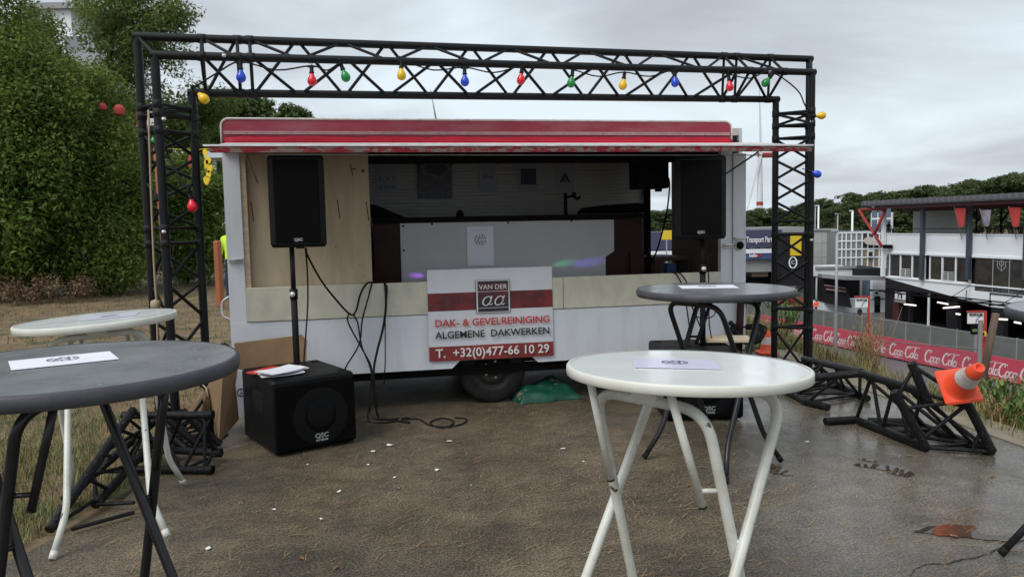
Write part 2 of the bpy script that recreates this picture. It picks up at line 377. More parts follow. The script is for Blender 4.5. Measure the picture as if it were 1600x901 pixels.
def thing(name, label, cat, loc=(0, 0, 0), rz=0.0, group=None, rot=None):
    o = bpy.data.objects.new(name, None); COL.objects.link(o); o.empty_display_size = 0.1
    o.location = loc; o.rotation_euler = rot if rot else (0, 0, rz); tag(o, label, cat, group)
    W2L[o.name] = (Matrix.Translation(Vector(loc)) @ Euler(o.rotation_euler).to_matrix().to_4x4()).inverted()
    return o
def single(mb, name, mats, label, cat, base=None, group=None):        # a thing that is one mesh, origin at its base
    b = Vector(base) if base is not None else Vector((0, 0, 0))
    o = link(name, mb.mesh(name, mats, Matrix.Translation(-b)), None, label, cat, group); o.location = b; return o
def copy_tree(o, parent=None):
    c = o.copy(); COL.objects.link(c)
    if parent is not None: c.parent = parent
    for ch in list(o.children): copy_tree(ch, c)
    return c
def fillet(pts, r=0.06, n=5):
    pts = [Vector(p) for p in pts]; outp = [pts[0]]
    for i in range(1, len(pts) - 1):
        a, b, c = pts[i - 1], pts[i], pts[i + 1]
        d1 = (a - b); d2 = (c - b); q = min(r, d1.length * 0.45, d2.length * 0.45)
        p1 = b + d1.normalized() * q; p2 = b + d2.normalized() * q
        for k in range(n + 1):
            t = k / n; outp.append(p1 * (1 - t) ** 2 + b * 2 * t * (1 - t) + p2 * t * t)
    outp.append(pts[-1]); return outp
def spline(pts, n=6):
    P = [Vector(p) for p in pts]; P = [P[0] * 2 - P[1]] + P + [P[-1] * 2 - P[-2]]; o = []
    for i in range(1, len(P) - 2):
        for k in range(n):
            t = k / n; a, b, c, d = P[i - 1:i + 3]
            o.append(0.5 * ((2 * b) + (c - a) * t + (2 * a - 5 * b + 4 * c - d) * t * t + (3 * b - a - 3 * c + d) * t ** 3))
    o.append(P[-2]); return o
_cyl = {}
def unit_cyl(mname, n=8):
    k = (mname, n)
    if k not in _cyl:
        b = MB(); b.tube([(0, 0, 0), (0, 0, 1)], 1.0, n); _cyl[k] = b.mesh('round_bar', mname)
    return _cyl[k]
def bar(name, a, b, r, mname, parent, n=8, world=True):               # a bar part that shares one mesh
    o = bpy.data.objects.new(name, unit_cyl(mname, n)); COL.objects.link(o); o.parent = parent
    a = Vector(a); b = Vector(b)
    if world: a = W2L[parent.name] @ a; b = W2L[parent.name] @ b
    d = b - a; q = d.to_track_quat('Z', 'Y')
    o.matrix_local = Matrix.Translation(a) @ q.to_matrix().to_4x4() @ Matrix.Diagonal((r, r, d.length, 1)); return o
def plane_mtx(o, ex, ey):                 # local x,y -> ex,ey at origin o
    ex = Vector(ex).normalized(); ey = Vector(ey); ey = (ey - ex * ey.dot(ex)).normalized(); ez = ex.cross(ey)
    q = Matrix((ex, ey, ez)).transposed().to_4x4(); q.translation = Vector(o); return q
def text_mesh(body, size, mname, mtx, width=None, shear=0.0, bold=0.0, depth=0.001, space=1.0, align='CENTER'):
    cu = bpy.data.curves.new('t', 'FONT'); cu.body = body; cu.size = size; cu.extrude = depth; cu.align_x = align; cu.align_y = 'CENTER'
    cu.shear = shear; cu.offset = bold; cu.space_character = space; cu.resolution_u = 3
    o = bpy.data.objects.new('t', cu); COL.objects.link(o)
    dg = bpy.context.evaluated_depsgraph_get(); me = bpy.data.meshes.new_from_object(o.evaluated_get(dg))
    bpy.data.objects.remove(o); bpy.data.curves.remove(cu)
    co = np.zeros(len(me.vertices) * 3); me.vertices.foreach_get('co', co); co = co.reshape(-1, 3)
    if width:
        k = width / max(1e-6, (co[:, 0].max() - co[:, 0].min())); me.transform(Matrix.Diagonal((k, 1, 1, 1)))
    me.transform(mtx); me.materials.clear(); me.materials.append(M[mname]); return me
def lettering(body, size, mname, mtx, parent, name='lettering', **k):
    me = text_mesh(body, size, mname, mtx, **k); me.name = name; return link(name, me, parent)
def ribbons(strokes, mtx, shear=0.0, depth=0.0015):       # strokes: (points, width) flat pen strokes
    b = MB()
    for pts, wd in strokes:
        pts = [Vector((p[0] + shear * p[1], p[1], 0)) for p in pts]; n = len(pts); vs = []
        for i, p in enumerate(pts):
            d = (pts[min(i + 1, n - 1)] - pts[max(i - 1, 0)]); d = d.normalized() if d.length else Vector((1, 0, 0)); q = Vector((-d.y, d.x, 0))
            wv = wd[0] + (wd[1] - wd[0]) * i / (n - 1) if isinstance(wd, tuple) else wd
            ww = wv * (0.55 + 0.45 * abs(d.y)) / 2
            vs += [mtx @ (p + q * ww), mtx @ (p - q * ww)]
        b.add(vs, [(2 * i, 2 * i + 1, 2 * i + 3, 2 * i + 2) for i in range(n - 1)])
    return b
def arc(cx, cy, rx, ry, a0, a1, n=14): return [(cx + rx * math.cos(R(a0 + (a1 - a0) * i / n)), cy + ry * math.sin(R(a0 + (a1 - a0) * i / n))) for i in range(n + 1)]

# ------------------------------------------------------------------ the ground
LOW = -8.5
def gz(x, y):
    s = max(x - 3.62, min(x + 4.0, y - 17))
    z = -min(max(s, 0) * 0.60, -LOW)
    if s <= 0: z += 0.03 * math.sin(x * 1.3 + 0.5) * math.sin(y * 0.9) * min(1, max(0, (-2.6 - x) / 1.5))
    return z - 0.012
def build_ground():
    xs = [-900, -300, -120, -60] + [-40 + i * 2 for i in range(12)] + [-16 + i * 0.5 for i in range(27)] + [-2.4, -1, 0, 1, 2, 3, 3.5, 3.62, 4, 5, 7, 9, 11, 13, 15, 17, 17.8, 20, 40, 80, 160, 400, 900]
    ys = [-60, -20, -6] + [0.5 * i for i in range(0, 34)] + [17, 18, 19, 20, 22, 24, 26, 28, 30, 31.2, 33, 36, 40, 60, 100, 200, 400, 1200]
    b = MB(); nx = len(xs)
    b.add([(x, y, gz(x, y)) for y in ys for x in xs], [(j * nx + i, j * nx + i + 1, (j + 1) * nx + i + 1, (j + 1) * nx + i) for j in range(len(ys) - 1) for i in range(nx - 1)], 0, True)
    b.build('ground', 'earth', kind='structure')
    edge_l = [(-2.75, -3), (-2.72, 2.4), (-2.5, 3.5), (-2.3, 4.3), (-2.42, 5.2), (-2.75, 6.5), (-3.1, 8.5), (-2.6, 11)]
    edge_r = [(2.4, 11), (3.02, 9.4), (3.13, 7.55), (3.30, 6.1), (3.43, 5.1), (3.56, 3.6), (3.6, -3)]
    poly = edge_l + edge_r
    b = MB(); b.prism([(x, y, -0.10) for x, y in poly], (0, 0, 0.10)); b.build('pavement', 'asphalt', kind='structure')
    q = [Vector((x, y, 0)) for x, y in edge_r]
    kb = MB(); lf = [p + Vector((0.003, 0, 0)) for p in q]; rg = [p + Vector((0.30, 0, 0)) for p in q]
    kb.prism([(p.x, p.y, -0.06) for p in lf] + [(p.x, p.y, -0.06) for p in rg[::-1]], (0, 0, 0.068)); kb.build('kerb', 'kerb_sand', kind='structure')
    b = MB(); b.add([(17.9, 20, LOW + 0.004), (300, 20, LOW + 0.004), (300, 260, LOW + 0.004), (-4, 260, LOW + 0.004), (-4, 33.5, LOW + 0.004), (17.9, 33.5, LOW + 0.004)], [(0, 1, 2, 3, 4, 5)])
    b.build('road', 'road_grey', kind='structure')
    # puddles, patch and crack
    def blob(name, c, rx, ry, a, mname, seed, z=0.004, jag=0.35, **k):
        rr = random.Random(seed); n = 30; vs = []
        for i in range(n):
            t = 2 * math.pi * i / n; f = 1 + jag * (math.sin(3 * t + seed) * 0.5 + math.sin(7 * t + 2 * seed) * 0.35 + rr.uniform(-.25, .25))
            x, y = rx * math.cos(t) * f, ry * math.sin(t) * f
            vs.append((c.x + x * math.cos(a) - y * math.sin(a), c.y + x * math.sin(a) + y * math.cos(a), z))
        b = MB(); b.add(vs, [list(range(n))]); return b.build(name, mname, kind='structure')
    blob('puddle', G(1380, 731), 0.16, 0.050, R(-36), 'puddle_water', 3, jag=.36)
    blob('puddle', G(1408, 741), 0.07, 0.03, R(-30), 'puddle_water', 5, z=.0045, jag=.4)
    blob('puddle', G(1356, 719), 0.06, 0.02, R(-35), 'puddle_water', 9, jag=.3)
    blob('puddle', G(1211, 732), 0.055, 0.15, R(14), 'puddle_water', 4, jag=.25)
    blob('puddle', G(1483, 829), 0.15, 0.075, R(4), 'puddle_water', 12, jag=.30)
    blob('puddle', G(1520, 836), 0.16, 0.05, R(-30), 'puddle_water', 14, z=.0045, jag=.35)
    c = spline([G(1420, 899, .003), G(1430, 888, .003), G(1455, 880, .003), G(1480, 880, .003), G(1505, 873, .003), G(1545, 864, .003), G(1575, 850, .003), G(1620, 838, .003)], 5)
    b = MB(); rr = random.Random(3); vs = []
    for i, q in enumerate(c):
        ww = rr.uniform(.001, .006) * (1 if 0 < i < len(c) - 1 else .1); o = Vector((rr.uniform(-.006, .006), rr.uniform(-.006, .006), 0)); vs += [q + o + Vector((0, ww, 0)), q + o - Vector((0, ww, 0))]
    b.add(vs, [(2 * i, 2 * i + 1, 2 * i + 3, 2 * i + 2) for i in range(len(c) - 1)]); b.build('pavement_crack', 'crack_dark', kind='structure')
build_ground()

# ------------------------------------------------------------------ the caravan
YAW = R(11.3)
CW = G(775, 634)
CU = Vector((math.cos(YAW), math.sin(YAW), 0)); CN = Vector((-math.sin(YAW), math.cos(YAW), 0))
def cv(px, py, v=0.0):                     # measured point on a plane parallel to the caravan's front, local (u, v, z)
    p = ON(px, py, CW + CN * v, CN); d = p - CW; return Vector((d.dot(CU), v, p.z))
def cvw(px, py, v=0.0):
    q = cv(px, py, v); return CW + CU * q.x + CN * q.y + Vector((0, 0, q.z))
def build_caravan():
    t = thing('caravan', 'white food caravan with open serving hatch, red faded roof edge and raised flap', 'caravan', CW, YAW)
    P = lambda b, n, mt, p=t, **k: b.build(n, mt, p, world=False, **k)
    U0, U1 = -2.163, 2.352
    # lower front skin with a wheel arch
    b = MB(); b.prism([(U0, 0, .355), (-.375, 0, .352), (-.29, 0, .43), (.31, 0, .435), (.385, 0, .366), (U1, 0, .38), (U1, 0, .823), (U0, 0, .823)], (0, .03, 0)); P(b, 'front_skin', 'white_paint')
    for a, c in ((-2.03, -.562), (-.558, .618), (.622, 2.11)):
        b = MB(); b.bevbox((a, -.012, .828), (c, .02, 1.105), .004); P(b, 'front_board', 'cream_board')
    b = MB(); b.bbox((U0, .002, .823), (-2.034, .06, 2.19)); P(b, 'corner_post', 'white_paint')
    b = MB(); b.bbox((-2.034, .012, 1.105), (-1.99, .055, 2.19)); P(b, 'jamb', 'pale_wood')
    b = MB(); b.bbox((2.114, .004, .823), (2.225, .06, 2.19)); P(b, 'corner_post', 'white_paint')
    b = MB(); b.bbox((2.228, -.012, .45), (U1, .05, 2.17)); P(b, 'side_door', 'white_paint')
    # latches and handles
    for (x, y) in ((368, 407), (1140, 384)):
        q = cv(x, y, -.02); f = MB(); f.bevbox((q.x - .055, -.02, q.z - .02), (q.x + .055, .0, q.z + .02), .004); h = P(f, 'latch', 'aluminium')
        f = MB(); f.tube([(q.x - .05, -.028, q.z), (q.x + .05, -.028, q.z)], .006, 8); P(f, 'latch_bolt', 'grey_metal', h)
    q = cv(1153, 383); f = MB(); f.lathe([(0, .0), (.045, .0), (.045, .02), (.03, .03), (0, .03)], 18, 0, Matrix.Translation((q.x, -.012, q.z)) @ Matrix.Rotation(R(90), 4, 'X')); h = P(f, 'socket_ring', 'white_trim')
    f = MB(); f.lathe([(.036, .0), (.036, .006), (0, .006)], 18, 0, Matrix.Translation((q.x, -.04, q.z)) @ Matrix.Rotation(R(90), 4, 'X')); P(f, 'socket_hole', 'black_inside', h)
    f = MB(); f.bevbox((q.x - .055, -.05, q.z + .055), (q.x + .055, -.012, q.z + .075), .004); P(f, 'drip_hood', 'white_trim', h)
    # ends, back, floor
    b = MB(); b.bbox((U0, .062, .355), (U0 + .03, 1.95, 2.4)); P(b, 'end_wall', 'white_paint')
    b = MB(); b.bbox((U1 - .03, .062, .36), (U1, 1.60, 2.4)); P(b, 'end_wall', 'white_paint')
    b = MB(); b.bbox((U1 - .045, .07, .5), (U1 - .032, 1.58, 2.3)); P(b, 'wood_lining', 'mid_wood')
    BU = cv(1007, 300, 1.88).x
    b = MB(); b.bbox((U0 + .03, 1.91, .36), (BU, 1.95, 2.4)); P(b, 'back_wall', 'white_paint')
    b = MB(); b.bbox((BU, 1.86, .36), (BU + .055, 1.95, 2.4)); P(b, 'door_post', 'black_inside')
    b = MB(); b.bbox((BU + .055, 1.91, .36), (U1, 1.95, 1.12)); P(b, 'half_door', 'dark_wood')
    # ribbed lining boards of the back wall, one by one
    z = 1.0; k = 0; me = None
    while z < 2.36:
        if me is None:
            f = MB(); Lw = BU - U0 - .06; f.prism([(0, 0, .002), (0, -.012, .006), (0, -.012, .030), (0, 0, .036)], (Lw, 0, 0)); me = f.mesh('lining_slat', 'ribbed_white')
        o = link('lining_slat', me, t); o.location = (U0 + .045, 1.908, z); z += .0375; k += 1
    b = MB(); b.bbox((U0 + .03, .064, .40), (U1 - .05, 1.905, .45)); P(b, 'floor', 'floor_inside')
    b = MB(); b.bbox((U0 + .035, .11, 2.30), (U1 - .05, 1.9, 2.33)); P(b, 'added_dark_ceiling', 'floor_inside')  # dark sheet added below the roof to cut bounced light inside
    # plywood partition, left of the hatch
    a = cv(386, 300, .06); c = cv(577, 300, .06)
    b = MB(); b.bbox((a.x, .062, .83), (c.x, .08, 2.2)); pw = P(b, 'plywood_panel', 'plywood')
    for (x, y0, y1) in ((418, 255, 275), (547, 256, 274), (527, 312, 342), (572, 315, 345), (392, 315, 345)):
        p0, p1 = cv(x, y0, .06), cv(x + 4, y1, .06); f = MB(); f.prism([(p0.x - .004, .062, p0.z), (p0.x + .003, .062, p0.z), (p1.x + .005, .062, p1.z), (p1.x - .002, .062, p1.z)], (0, -.0015, 0)); P(f, 'scuff', 'dark_wood', pw)
    # bar counter inside
    vb = .62
    l0 = cv(583, 350, vb); l1 = cv(1003, 350, vb); zt = cv(800, 345, vb).z
    b = MB(); b.bbox((l0.x, vb, .45), (l1.x, vb + .03, zt)); P(b, 'bar_front', 'dark_wood')
    b = MB(); b.bbox((l0.x, vb - .04, zt + .002), (l1.x, vb + .40, zt + .05)); P(b, 'bar_top', 'black_inside')
    p = [cv(*q, vb - .004) for q in ((625, 349), (959, 343), (959, 392), (946, 401), (946, 450), (628, 450))]
    b = MB(); b.prism([(q.x, vb - .002, q.z) for q in p], (0, -.008, 0)); pn = P(b, 'bar_panel', 'panel_white')
    f = MB()
    for i in range(22):
        zz = zt - .03 - i * .025
        f.bbox((p[0].x + .01, vb - .0125, zz), (p[3].x - .01, vb - .0104, zz + .017))
    o = P(f, 'panel_ribs', 'panel_white', pn); o['kind'] = 'stuff'
    for (x, y) in ((630, 353), (675, 350), (794, 348), (893, 345), (631, 391)):
        q = cv(x, y, vb - .012); f = MB(); f.lathe([(0, 0), (.011, 0), (.008, .006), (0, .007)], 10, 0, Matrix.Translation((q.x, vb - .0104, q.z)) @ Matrix.Rotation(R(90), 4, 'X')); P(f, 'screw', 'black_inside', pn)
    q = cv(1000, 398, vb); f = MB(); f.bbox((q.x - .11, vb - .03, q.z - .30), (q.x + .03, vb, q.z + .02)); P(f, 'bar_end_box', 'dark_wood')
    # roof: body, fascia, trim, rolled awning
    b = MB(); n = 10; prof = [(U0 + .01, 2.19)] + [(U0 + .01 + .06 * (1 - math.cos(R(90 * i / n))), 2.385 + .06 * math.sin(R(90 * i / n))) for i in range(n + 1)] + [(U1 - .16 - .06 * math.cos(R(90 * i / n)) + .0, 2.385 + .06 * math.sin(R(90 - 90 * i / n))) if False else (U1 - .22 + .06 * math.sin(R(90 * i / n)), 2.385 + .06 * math.cos(R(90 * i / n))) for i in range(n + 1)] + [(U1 - .16, 2.19)]
    b.prism([(x, -.045, z) for x, z in prof], (0, .11, 0)); P(b, 'roof_fascia', 'red_faded')
    b = MB(); b.tube([(x, -.046, z + .004) for x, z in prof], .008, 8); P(b, 'roof_edge_trim', 'white_trim')
    b = MB(); sec = [(0.068 + .002, 2.405), (.3, 2.43), (1.0, 2.455), (1.7, 2.43), (1.97, 2.38), (1.97, 2.34), (.07, 2.34)]
    b.prism([(U0, y, z) for y, z in sec], (U1 - U0, 0, 0)); P(b, 'roof', 'white_trim')
    b = MB(); b.bbox((U0 + .03, -.054, 2.325), (U1 - .18, -.046, 2.352)); tr = P(b, 'rivet_strip', 'pink_trim')
    f = MB(); fm = None
    for i in range(36):
        f = MB(); f.lathe([(.005, 0), (.0045, .003), (0, .004)], 8, 0, Matrix.Rotation(R(90), 4, 'X'))
        fm = fm or f.mesh('rivet', 'grey_metal'); o = link('rivet', fm, tr); o.location = (U0 + .08 + i * .118, -.054, 2.339)
    b = MB(); pts = []; n = 60
    rr = random.Random(2)
    pts = [(U0 + .05 + (U1 - U0 - .24) * i / n, -.085 + rr.uniform(-.006, .006), 2.248 + .004 * math.sin(i * .8) + rr.uniform(-.003, .003)) for i in range(n + 1)]
    b.tube(pts, [.045] + [.056 + rr.uniform(-.004, .004) for _ in range(n - 1)] + [.045], 14); P(b, 'rolled_awning', 'red_fabric')
    # serving flap, held up nearly level
    A0, A1 = -2.105, 2.475; hz, oz, ov = 2.262, 2.158, -.80
    q = Vector((0, ov, oz)) - Vector((0, -.06, hz)); dn = Vector((0, q.z, -q.y)).normalized()
    if dn.z > 0: dn = -dn
    h0 = Vector((0, -.06, hz)); h1 = Vector((0, ov, oz))
    b = MB(); b.prism([Vector((A0, 0, 0)) + h0, Vector((A0, 0, 0)) + h1, Vector((A0, 0, 0)) + h1 + dn * .03, Vector((A0, 0, 0)) + h0 + dn * .03], (A1 - A0, 0, 0)); fl = P(b, 'serving_flap', 'white_trim')
    b = MB(); b.bbox((A0 - .01, ov - .026, oz - .048), (A1 + .02, ov - .002, oz - .006)); P(b, 'flap_rail', 'flap_edge', fl)
    b = MB(); b.bbox((A0 - .05, ov - .032, oz - .005), (A1 + .03, ov + .01, oz + .007)); P(b, 'flap_strip', 'aluminium', fl)
    for x in (-1.9, 2.1):
        b = MB(); b.tube([(x, .0, 1.95), (x, ov + .12, oz - .04)], .008, 8); P(b, 'flap_stay', 'grey_metal', fl)
    b = MB(); b.tube([(A0 + .3, ov + .02, oz - .06), (A1 - .3, ov + .02, oz - .075)], .004, 6); P(b, 'flap_wire', 'grey_metal', fl)
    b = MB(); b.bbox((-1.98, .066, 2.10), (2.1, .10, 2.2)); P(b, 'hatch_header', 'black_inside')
    # roof aerial
    a = cvw(684, 187, .5); 
    b = MB(); s0 = cv(684, 190, .5); s1 = cv(675, 150, .5); s1 = s0 + (s1 - s0) * 1.25; s0.z = 2.43
    b.tube([s0, s0 + (s1 - s0) * .5, s1], [.012, .006, .003], 8); ae = P(b, 'roof_aerial', 'grey_metal')
    b = MB(); b.bevbox((s0.x - .28, .35, 2.44), (s0.x + .07, .62, 2.475), .01); P(b, 'roof_hatch', 'white_trim')
    # wheels
    for v in (.10, 1.72):
        mt = Matrix.Translation((0, v + .09, .302)) @ Matrix.Rotation(R(90), 4, 'X')
        b = MB(); b.lathe([(.185, -.08), (.215, -.088), (.27, -.09), (.292, -.07), (.302, -.03), (.302, .03), (.292, .07), (.27, .09), (.215, .088), (.185, .08)], 40, 0, mt); wh = P(b, 'wheel', 'tyre_rubber')
        b = MB(); b.lathe([(.186, .08), (.178, .082), (.168, .05), (.135, .045), (.125, .06), (.095, .066), (.07, .05), (.045, .055), (.04, .075), (0, .08)], 32, 0, mt); P(b, 'rim', 'rim_steel', wh)
        b = MB()
        for i in range(5):
            an = 2 * math.pi * i / 5; c = mt @ Vector((.075 * math.cos(an), .075 * math.sin(an), .055)); b.tube([c, c + Vector((0, -.022, 0))], .011, 6)
        P(b, 'wheel_nuts', 'grey_metal', wh)
    b = MB(); b.bbox((U0 + .1, .1, .27), (U1 - .05, .16, .35)); b.bbox((U0 + .1, 1.78, .27), (U1 - .05, 1.84, .35)); b.bbox((-.04, .2, .26), (.04, 1.7, .34)); P(b, 'chassis', 'chassis_black')
    b = MB(); b.bbox((-.5, .12, .36), (.5, .14, .62)); b.bbox((-.5, .14, .6), (.5, .5, .62)); P(b, 'wheel_arch', 'chassis_black')
    b = MB(); b.bbox((U0 + .05, 1.90, .10), (U1 - .1, 1.93, .358)); b.bbox((U0 + .3, .9, .16), (-.7, 1.3, .34)); P(b, 'added_shade_skirt', 'chassis_black')  # skirt and box added to keep light out from under the caravan
    # jockey end on the left: drawbar, red lamp, handle loop
    b = MB(); b.bevbox((U0 - .035, .25, .47), (U0 - .002, .40, .58), .006); P(b, 'tail_lamp', 'lamp_red')
    b = MB(); b.tube([(U0, .3, .50), (U0 - .30, .35, .50)], .02, 8); P(b, 'drawbar', 'grey_metal')
    l = [cv(352, 462, .1), cv(346, 470, .1), cv(347, 494, .1), cv(356, 500, .1)]
    b = MB(); b.tube(fillet([(U0, .1, l[0].z), l[1], l[2], (U0, .1, l[3].z)], .05), .008, 8); P(b, 'grab_handle', 'aluminium')
    b = MB(); b.tube(spline([(U0 - .02, .3, .53), (U0 - .1, .3, .62), (U0 - .2, .3, .56), (U0 - .12, .28, .5), (U0 - .24, .3, .44)], 6), .007, 6); P(b, 'lamp_lead', 'black_rubber')
    # right end: dark jack tube
    q0 = cv(1158, 462, -.05); q1 = cv(1154, 520, -.05)
    b = MB(); b.tube([(q1.x, -.05, .34), (q0.x, -.05, q0.z)], .032, 12); b.bbox((q0.x - .05, -.09, q0.z), (q0.x + .17, -.03, q0.z + .02)); P(b, 'corner_jack', 'dark_wood')
    return t
CARAVAN = build_caravan()

def cw(u, v, z): return CW + CU * u + CN * v + Vector((0, 0, z))
# posters on the inside wall, taped: things of their own
def emblem(mtx, r):
    st = [(arc(0, 0, r * .96, r * .96, 5, 100, 8), r * .10), (arc(0, 0, r * .96, r * .96, 118, 250, 10), r * .10), (arc(0, 0, r * .96, r * .96, 266, 350, 8), r * .10), (arc(0, 0, r * .5, r * .5, 20, 160, 8), r * .12), (arc(0, 0, r * .5, r * .5, 190, 330, 8), r * .12)]
    for i in range(9):
        a = i * 40 + 10; st.append(([(r * .62 * math.cos(R(a)), r * .62 * math.sin(R(a))), (r * .9 * math.cos(R(a + 14)), r * .9 * math.sin(R(a + 14)))], r * .13))
    st += [([(-r * .4, -r * .1), (0, r * .35), (r * .38, -r * .12)], r * .13), ([(-r * .25, -r * .3), (r * .28, -r * .3)], r * .12)]
    return ribbons(st, mtx)
def build_posters():
    vB = 1.88; fr = CARAVAN
    def sheet(px0, py0, px1, py1, v, name, label, mname='poster_paper', cat='poster'):
        a, b_ = cv(px0, py0, v), cv(px1, py1, v)
        c = Vector(((a.x + b_.x) / 2, v, (a.z + b_.z) / 2)); wd = abs(b_.x - a.x); ht = abs(a.z - b_.z)
        t = thing(name, label, cat, cw(c.x, c.y, c.z), YAW)
        b = MB(); b.bbox((-wd / 2, -.002, -ht / 2), (wd / 2, .001, ht / 2)); b.build('sheet', mname, t, world=False)
        return t, wd, ht
    PM = lambda x=0, z=0, y=-.0035: plane_mtx((x, y, z), (1, 0, 0), (0, 0, 1))
    t, wd, ht = sheet(587, 255, 621, 303, vB, 'poster', 'pale paper with two short lines of letters, leftmost on the inside wall')
    lettering('L V I', .07, 'ink', PM(0, .0), t, width=wd * .7); lettering('L OW', .06, 'ink', PM(0, -.09), t, width=wd * .7)
    t, wd, ht = sheet(651, 250, 707, 310, vB, 'poster', 'large black poster with pale interlaced letters and a word beneath', 'logo_dark')
    for st_ in ([(arc(-.055, .085, .075, .065, 10, 270, 14) + arc(-.055, -.04, .08, .06, 90, -150, 14), .045), (arc(.085, .085, .075, .06, 170, -20, 12) + [(.0, -.09), (.17, -.09)], .045)]): ribbons([st_], PM(0, .03)).build('lettering', 'poster_dim', t, world=False)
    lettering('STORE', .09, 'poster_dim', PM(.02, -ht * .41), t, width=wd * .8)
    t, wd, ht = sheet(748, 258, 777, 300, vB, 'poster', 'pale paper with one handwritten dark word, right of the black poster')
    lettering('Jive', .07, 'ink', PM(0, .02), t, width=wd * .65, shear=.3)
    t, wd, ht = sheet(810, 255, 841, 298, vB, 'poster', 'pale paper filled with one solid black square')
    b = MB(); b.bbox((-wd * .4, -.005, -ht * .28), (wd * .4, -.003, ht * .3)); b.build('print', 'ink', t, world=False)
    t, wd, ht = sheet(868, 253, 898, 300, vB, 'poster', 'pale paper with a black pointed triangle mark, nearest the bar tap')
    b = MB(); s = wd * .27; y = -.005
    b.add([(0, y, s), (s * 1.1, y, -s), (s * .55, y, -s), (0, y, 0), (-s * .55, y, -s), (-s * 1.1, y, -s)], [(3, 2, 1, 0), (5, 4, 3, 0)]); b.add([(0, y, -s * .2), (s * .35, y, -s * .9), (-s * .35, y, -s * .9)], [(0, 2, 1)]); b.build('print', 'ink', t, world=False)
    # notice on the bar panel and the banner on the front
    t, wd, ht = sheet(729, 354, 772, 414, .60, 'notice', 'white paper notice with a round emblem taped to the bar front', 'paper', 'notice')
    emblem(PM(.0, ht * .16), wd * .21).build('emblem', 'ink', t, world=False)
    b = MB(); b.bbox((-wd * .32, -.0035, ht * .40), (wd * .3, -.0022, ht * .405)); b.build('print_line', 'ink', t, world=False)
build_posters()

def build_banner():
    q = [cv(x, y, -.02) for x, y in ((667, 422), (862, 416), (865, 555), (671, 565))]
    c = cw(q[3].x, -.02, q[3].z); O = q[3]
    t = thing('advertising_banner', 'white and dark red roof cleaning banner hung on the caravan front', 'banner', c, YAW)
    Wd, Ht = q[2].x - q[3].x, q[1].z - q[2].z
    def pt(s, r, y=0.0):          # s across 0..1, r up 0..1, on the slightly skewed sheet
        a = q[3].lerp(q[2], s); b = q[0].lerp(q[1], s); p = a.lerp(b, r)
        bulge = -.012 * math.sin(s * 9) * (.3 + r) * .4
        return Vector((p.x - O.x, y + bulge, p.z - O.z))
    def strip(r0, r1, y, name, mt, s0=0.0, s1=1.0, n=24, par=t):
        b = MB(); vs = []
        for i in range(n + 1):
            s = s0 + (s1 - s0) * i / n
            for r in (r0, r1):
                for d in (0, .002): vs.append(pt(s, r, y + d))
        fs = []
        for i in range(n):
            o = 4 * i; fs += [(o, o + 4, o + 6, o + 2), (o + 1, o + 3, o + 7, o + 5), (o, o + 1, o + 5, o + 4), (o + 2, o + 6, o + 7, o + 3)]
        fs += [(0, 2, 3, 1), (4 * n, 4 * n + 1, 4 * n + 3, 4 * n + 2)]
        b.add(vs, fs, 0, False); return b.build(name, mt, par, world=False)
    strip(0, 1, 0, 'sheet', 'banner_white')
    # positions read off the banner itself, as fractions of its height
    strip(0.0, .16, -.003, 'phone_bar', 'banner_bar'); strip(.55, .745, -.003, 'photo_band', 'banner_red')
    ex = (pt(1, .3) - pt(0, .3)); ey = Vector((0, 0, 1))
    def tm(s, r, y=-.022): p = pt(s, r); return plane_mtx((p.x, y, p.z), (1, 0, ex.z / ex.x), ey)
    lettering('DAK- & GEVELREINIGING', .085, 'print_red', tm(.51, .415), t, width=Wd * .915, bold=.0012)
    lettering('ALGEMENE  DAKWERKEN', .085, 'print_black', tm(.51, .285), t, width=Wd * .915, bold=.0012)
    lettering('T.  +32(0)477-66 10 29', .105, 'print_white', tm(.505, .085), t, width=Wd * .91, bold=.0015)
    # square emblem
    def patch(s0, s1, r0, r1, y, mt, name):
        b = MB(); a, c2, d, e2 = pt(s0, r0), pt(s1, r0), pt(s1, r1), pt(s0, r1)
        b.prism([(p.x, y, p.z) for p in (a, c2, d, e2)], (0, .002, 0)); return b.build(name, mt, t, world=False)
    patch(.378, .652, .512, .875, -.012, 'print_black', 'emblem_border'); patch(.382, .648, .516, .871, -.0145, 'print_white', 'emblem_frame')
    patch(.392, .638, .525, .862, -.017, 'logo_dark', 'emblem_ground'); patch(.392, .638, .66, .83, -.0195, 'logo_red', 'emblem_red')
    patch(.392, .638, .746, .750, -.0215, 'print_white', 'emblem_rule'); patch(.392, .638, .566, .570, -.0215, 'print_white', 'emblem_rule')
    lettering('VAN DER', .058, 'print_white', tm(.515, .795), t, width=Wd * .225)
    a = .033
    for ox in (-.056, .05):
        st = [(arc(ox, 0, a, a * 1.15, 60, 420, 18), .011), ([(ox + a * .95, a * 1.3), (ox + a * .9, -a * .8), (ox + a * 1.25, -a * 1.1), (ox + a * 1.7, -a * .7)], .010)]
        ribbons(st, tm(.515, .645), shear=.35).build('lettering', 'print_white', t, world=False)
build_banner()

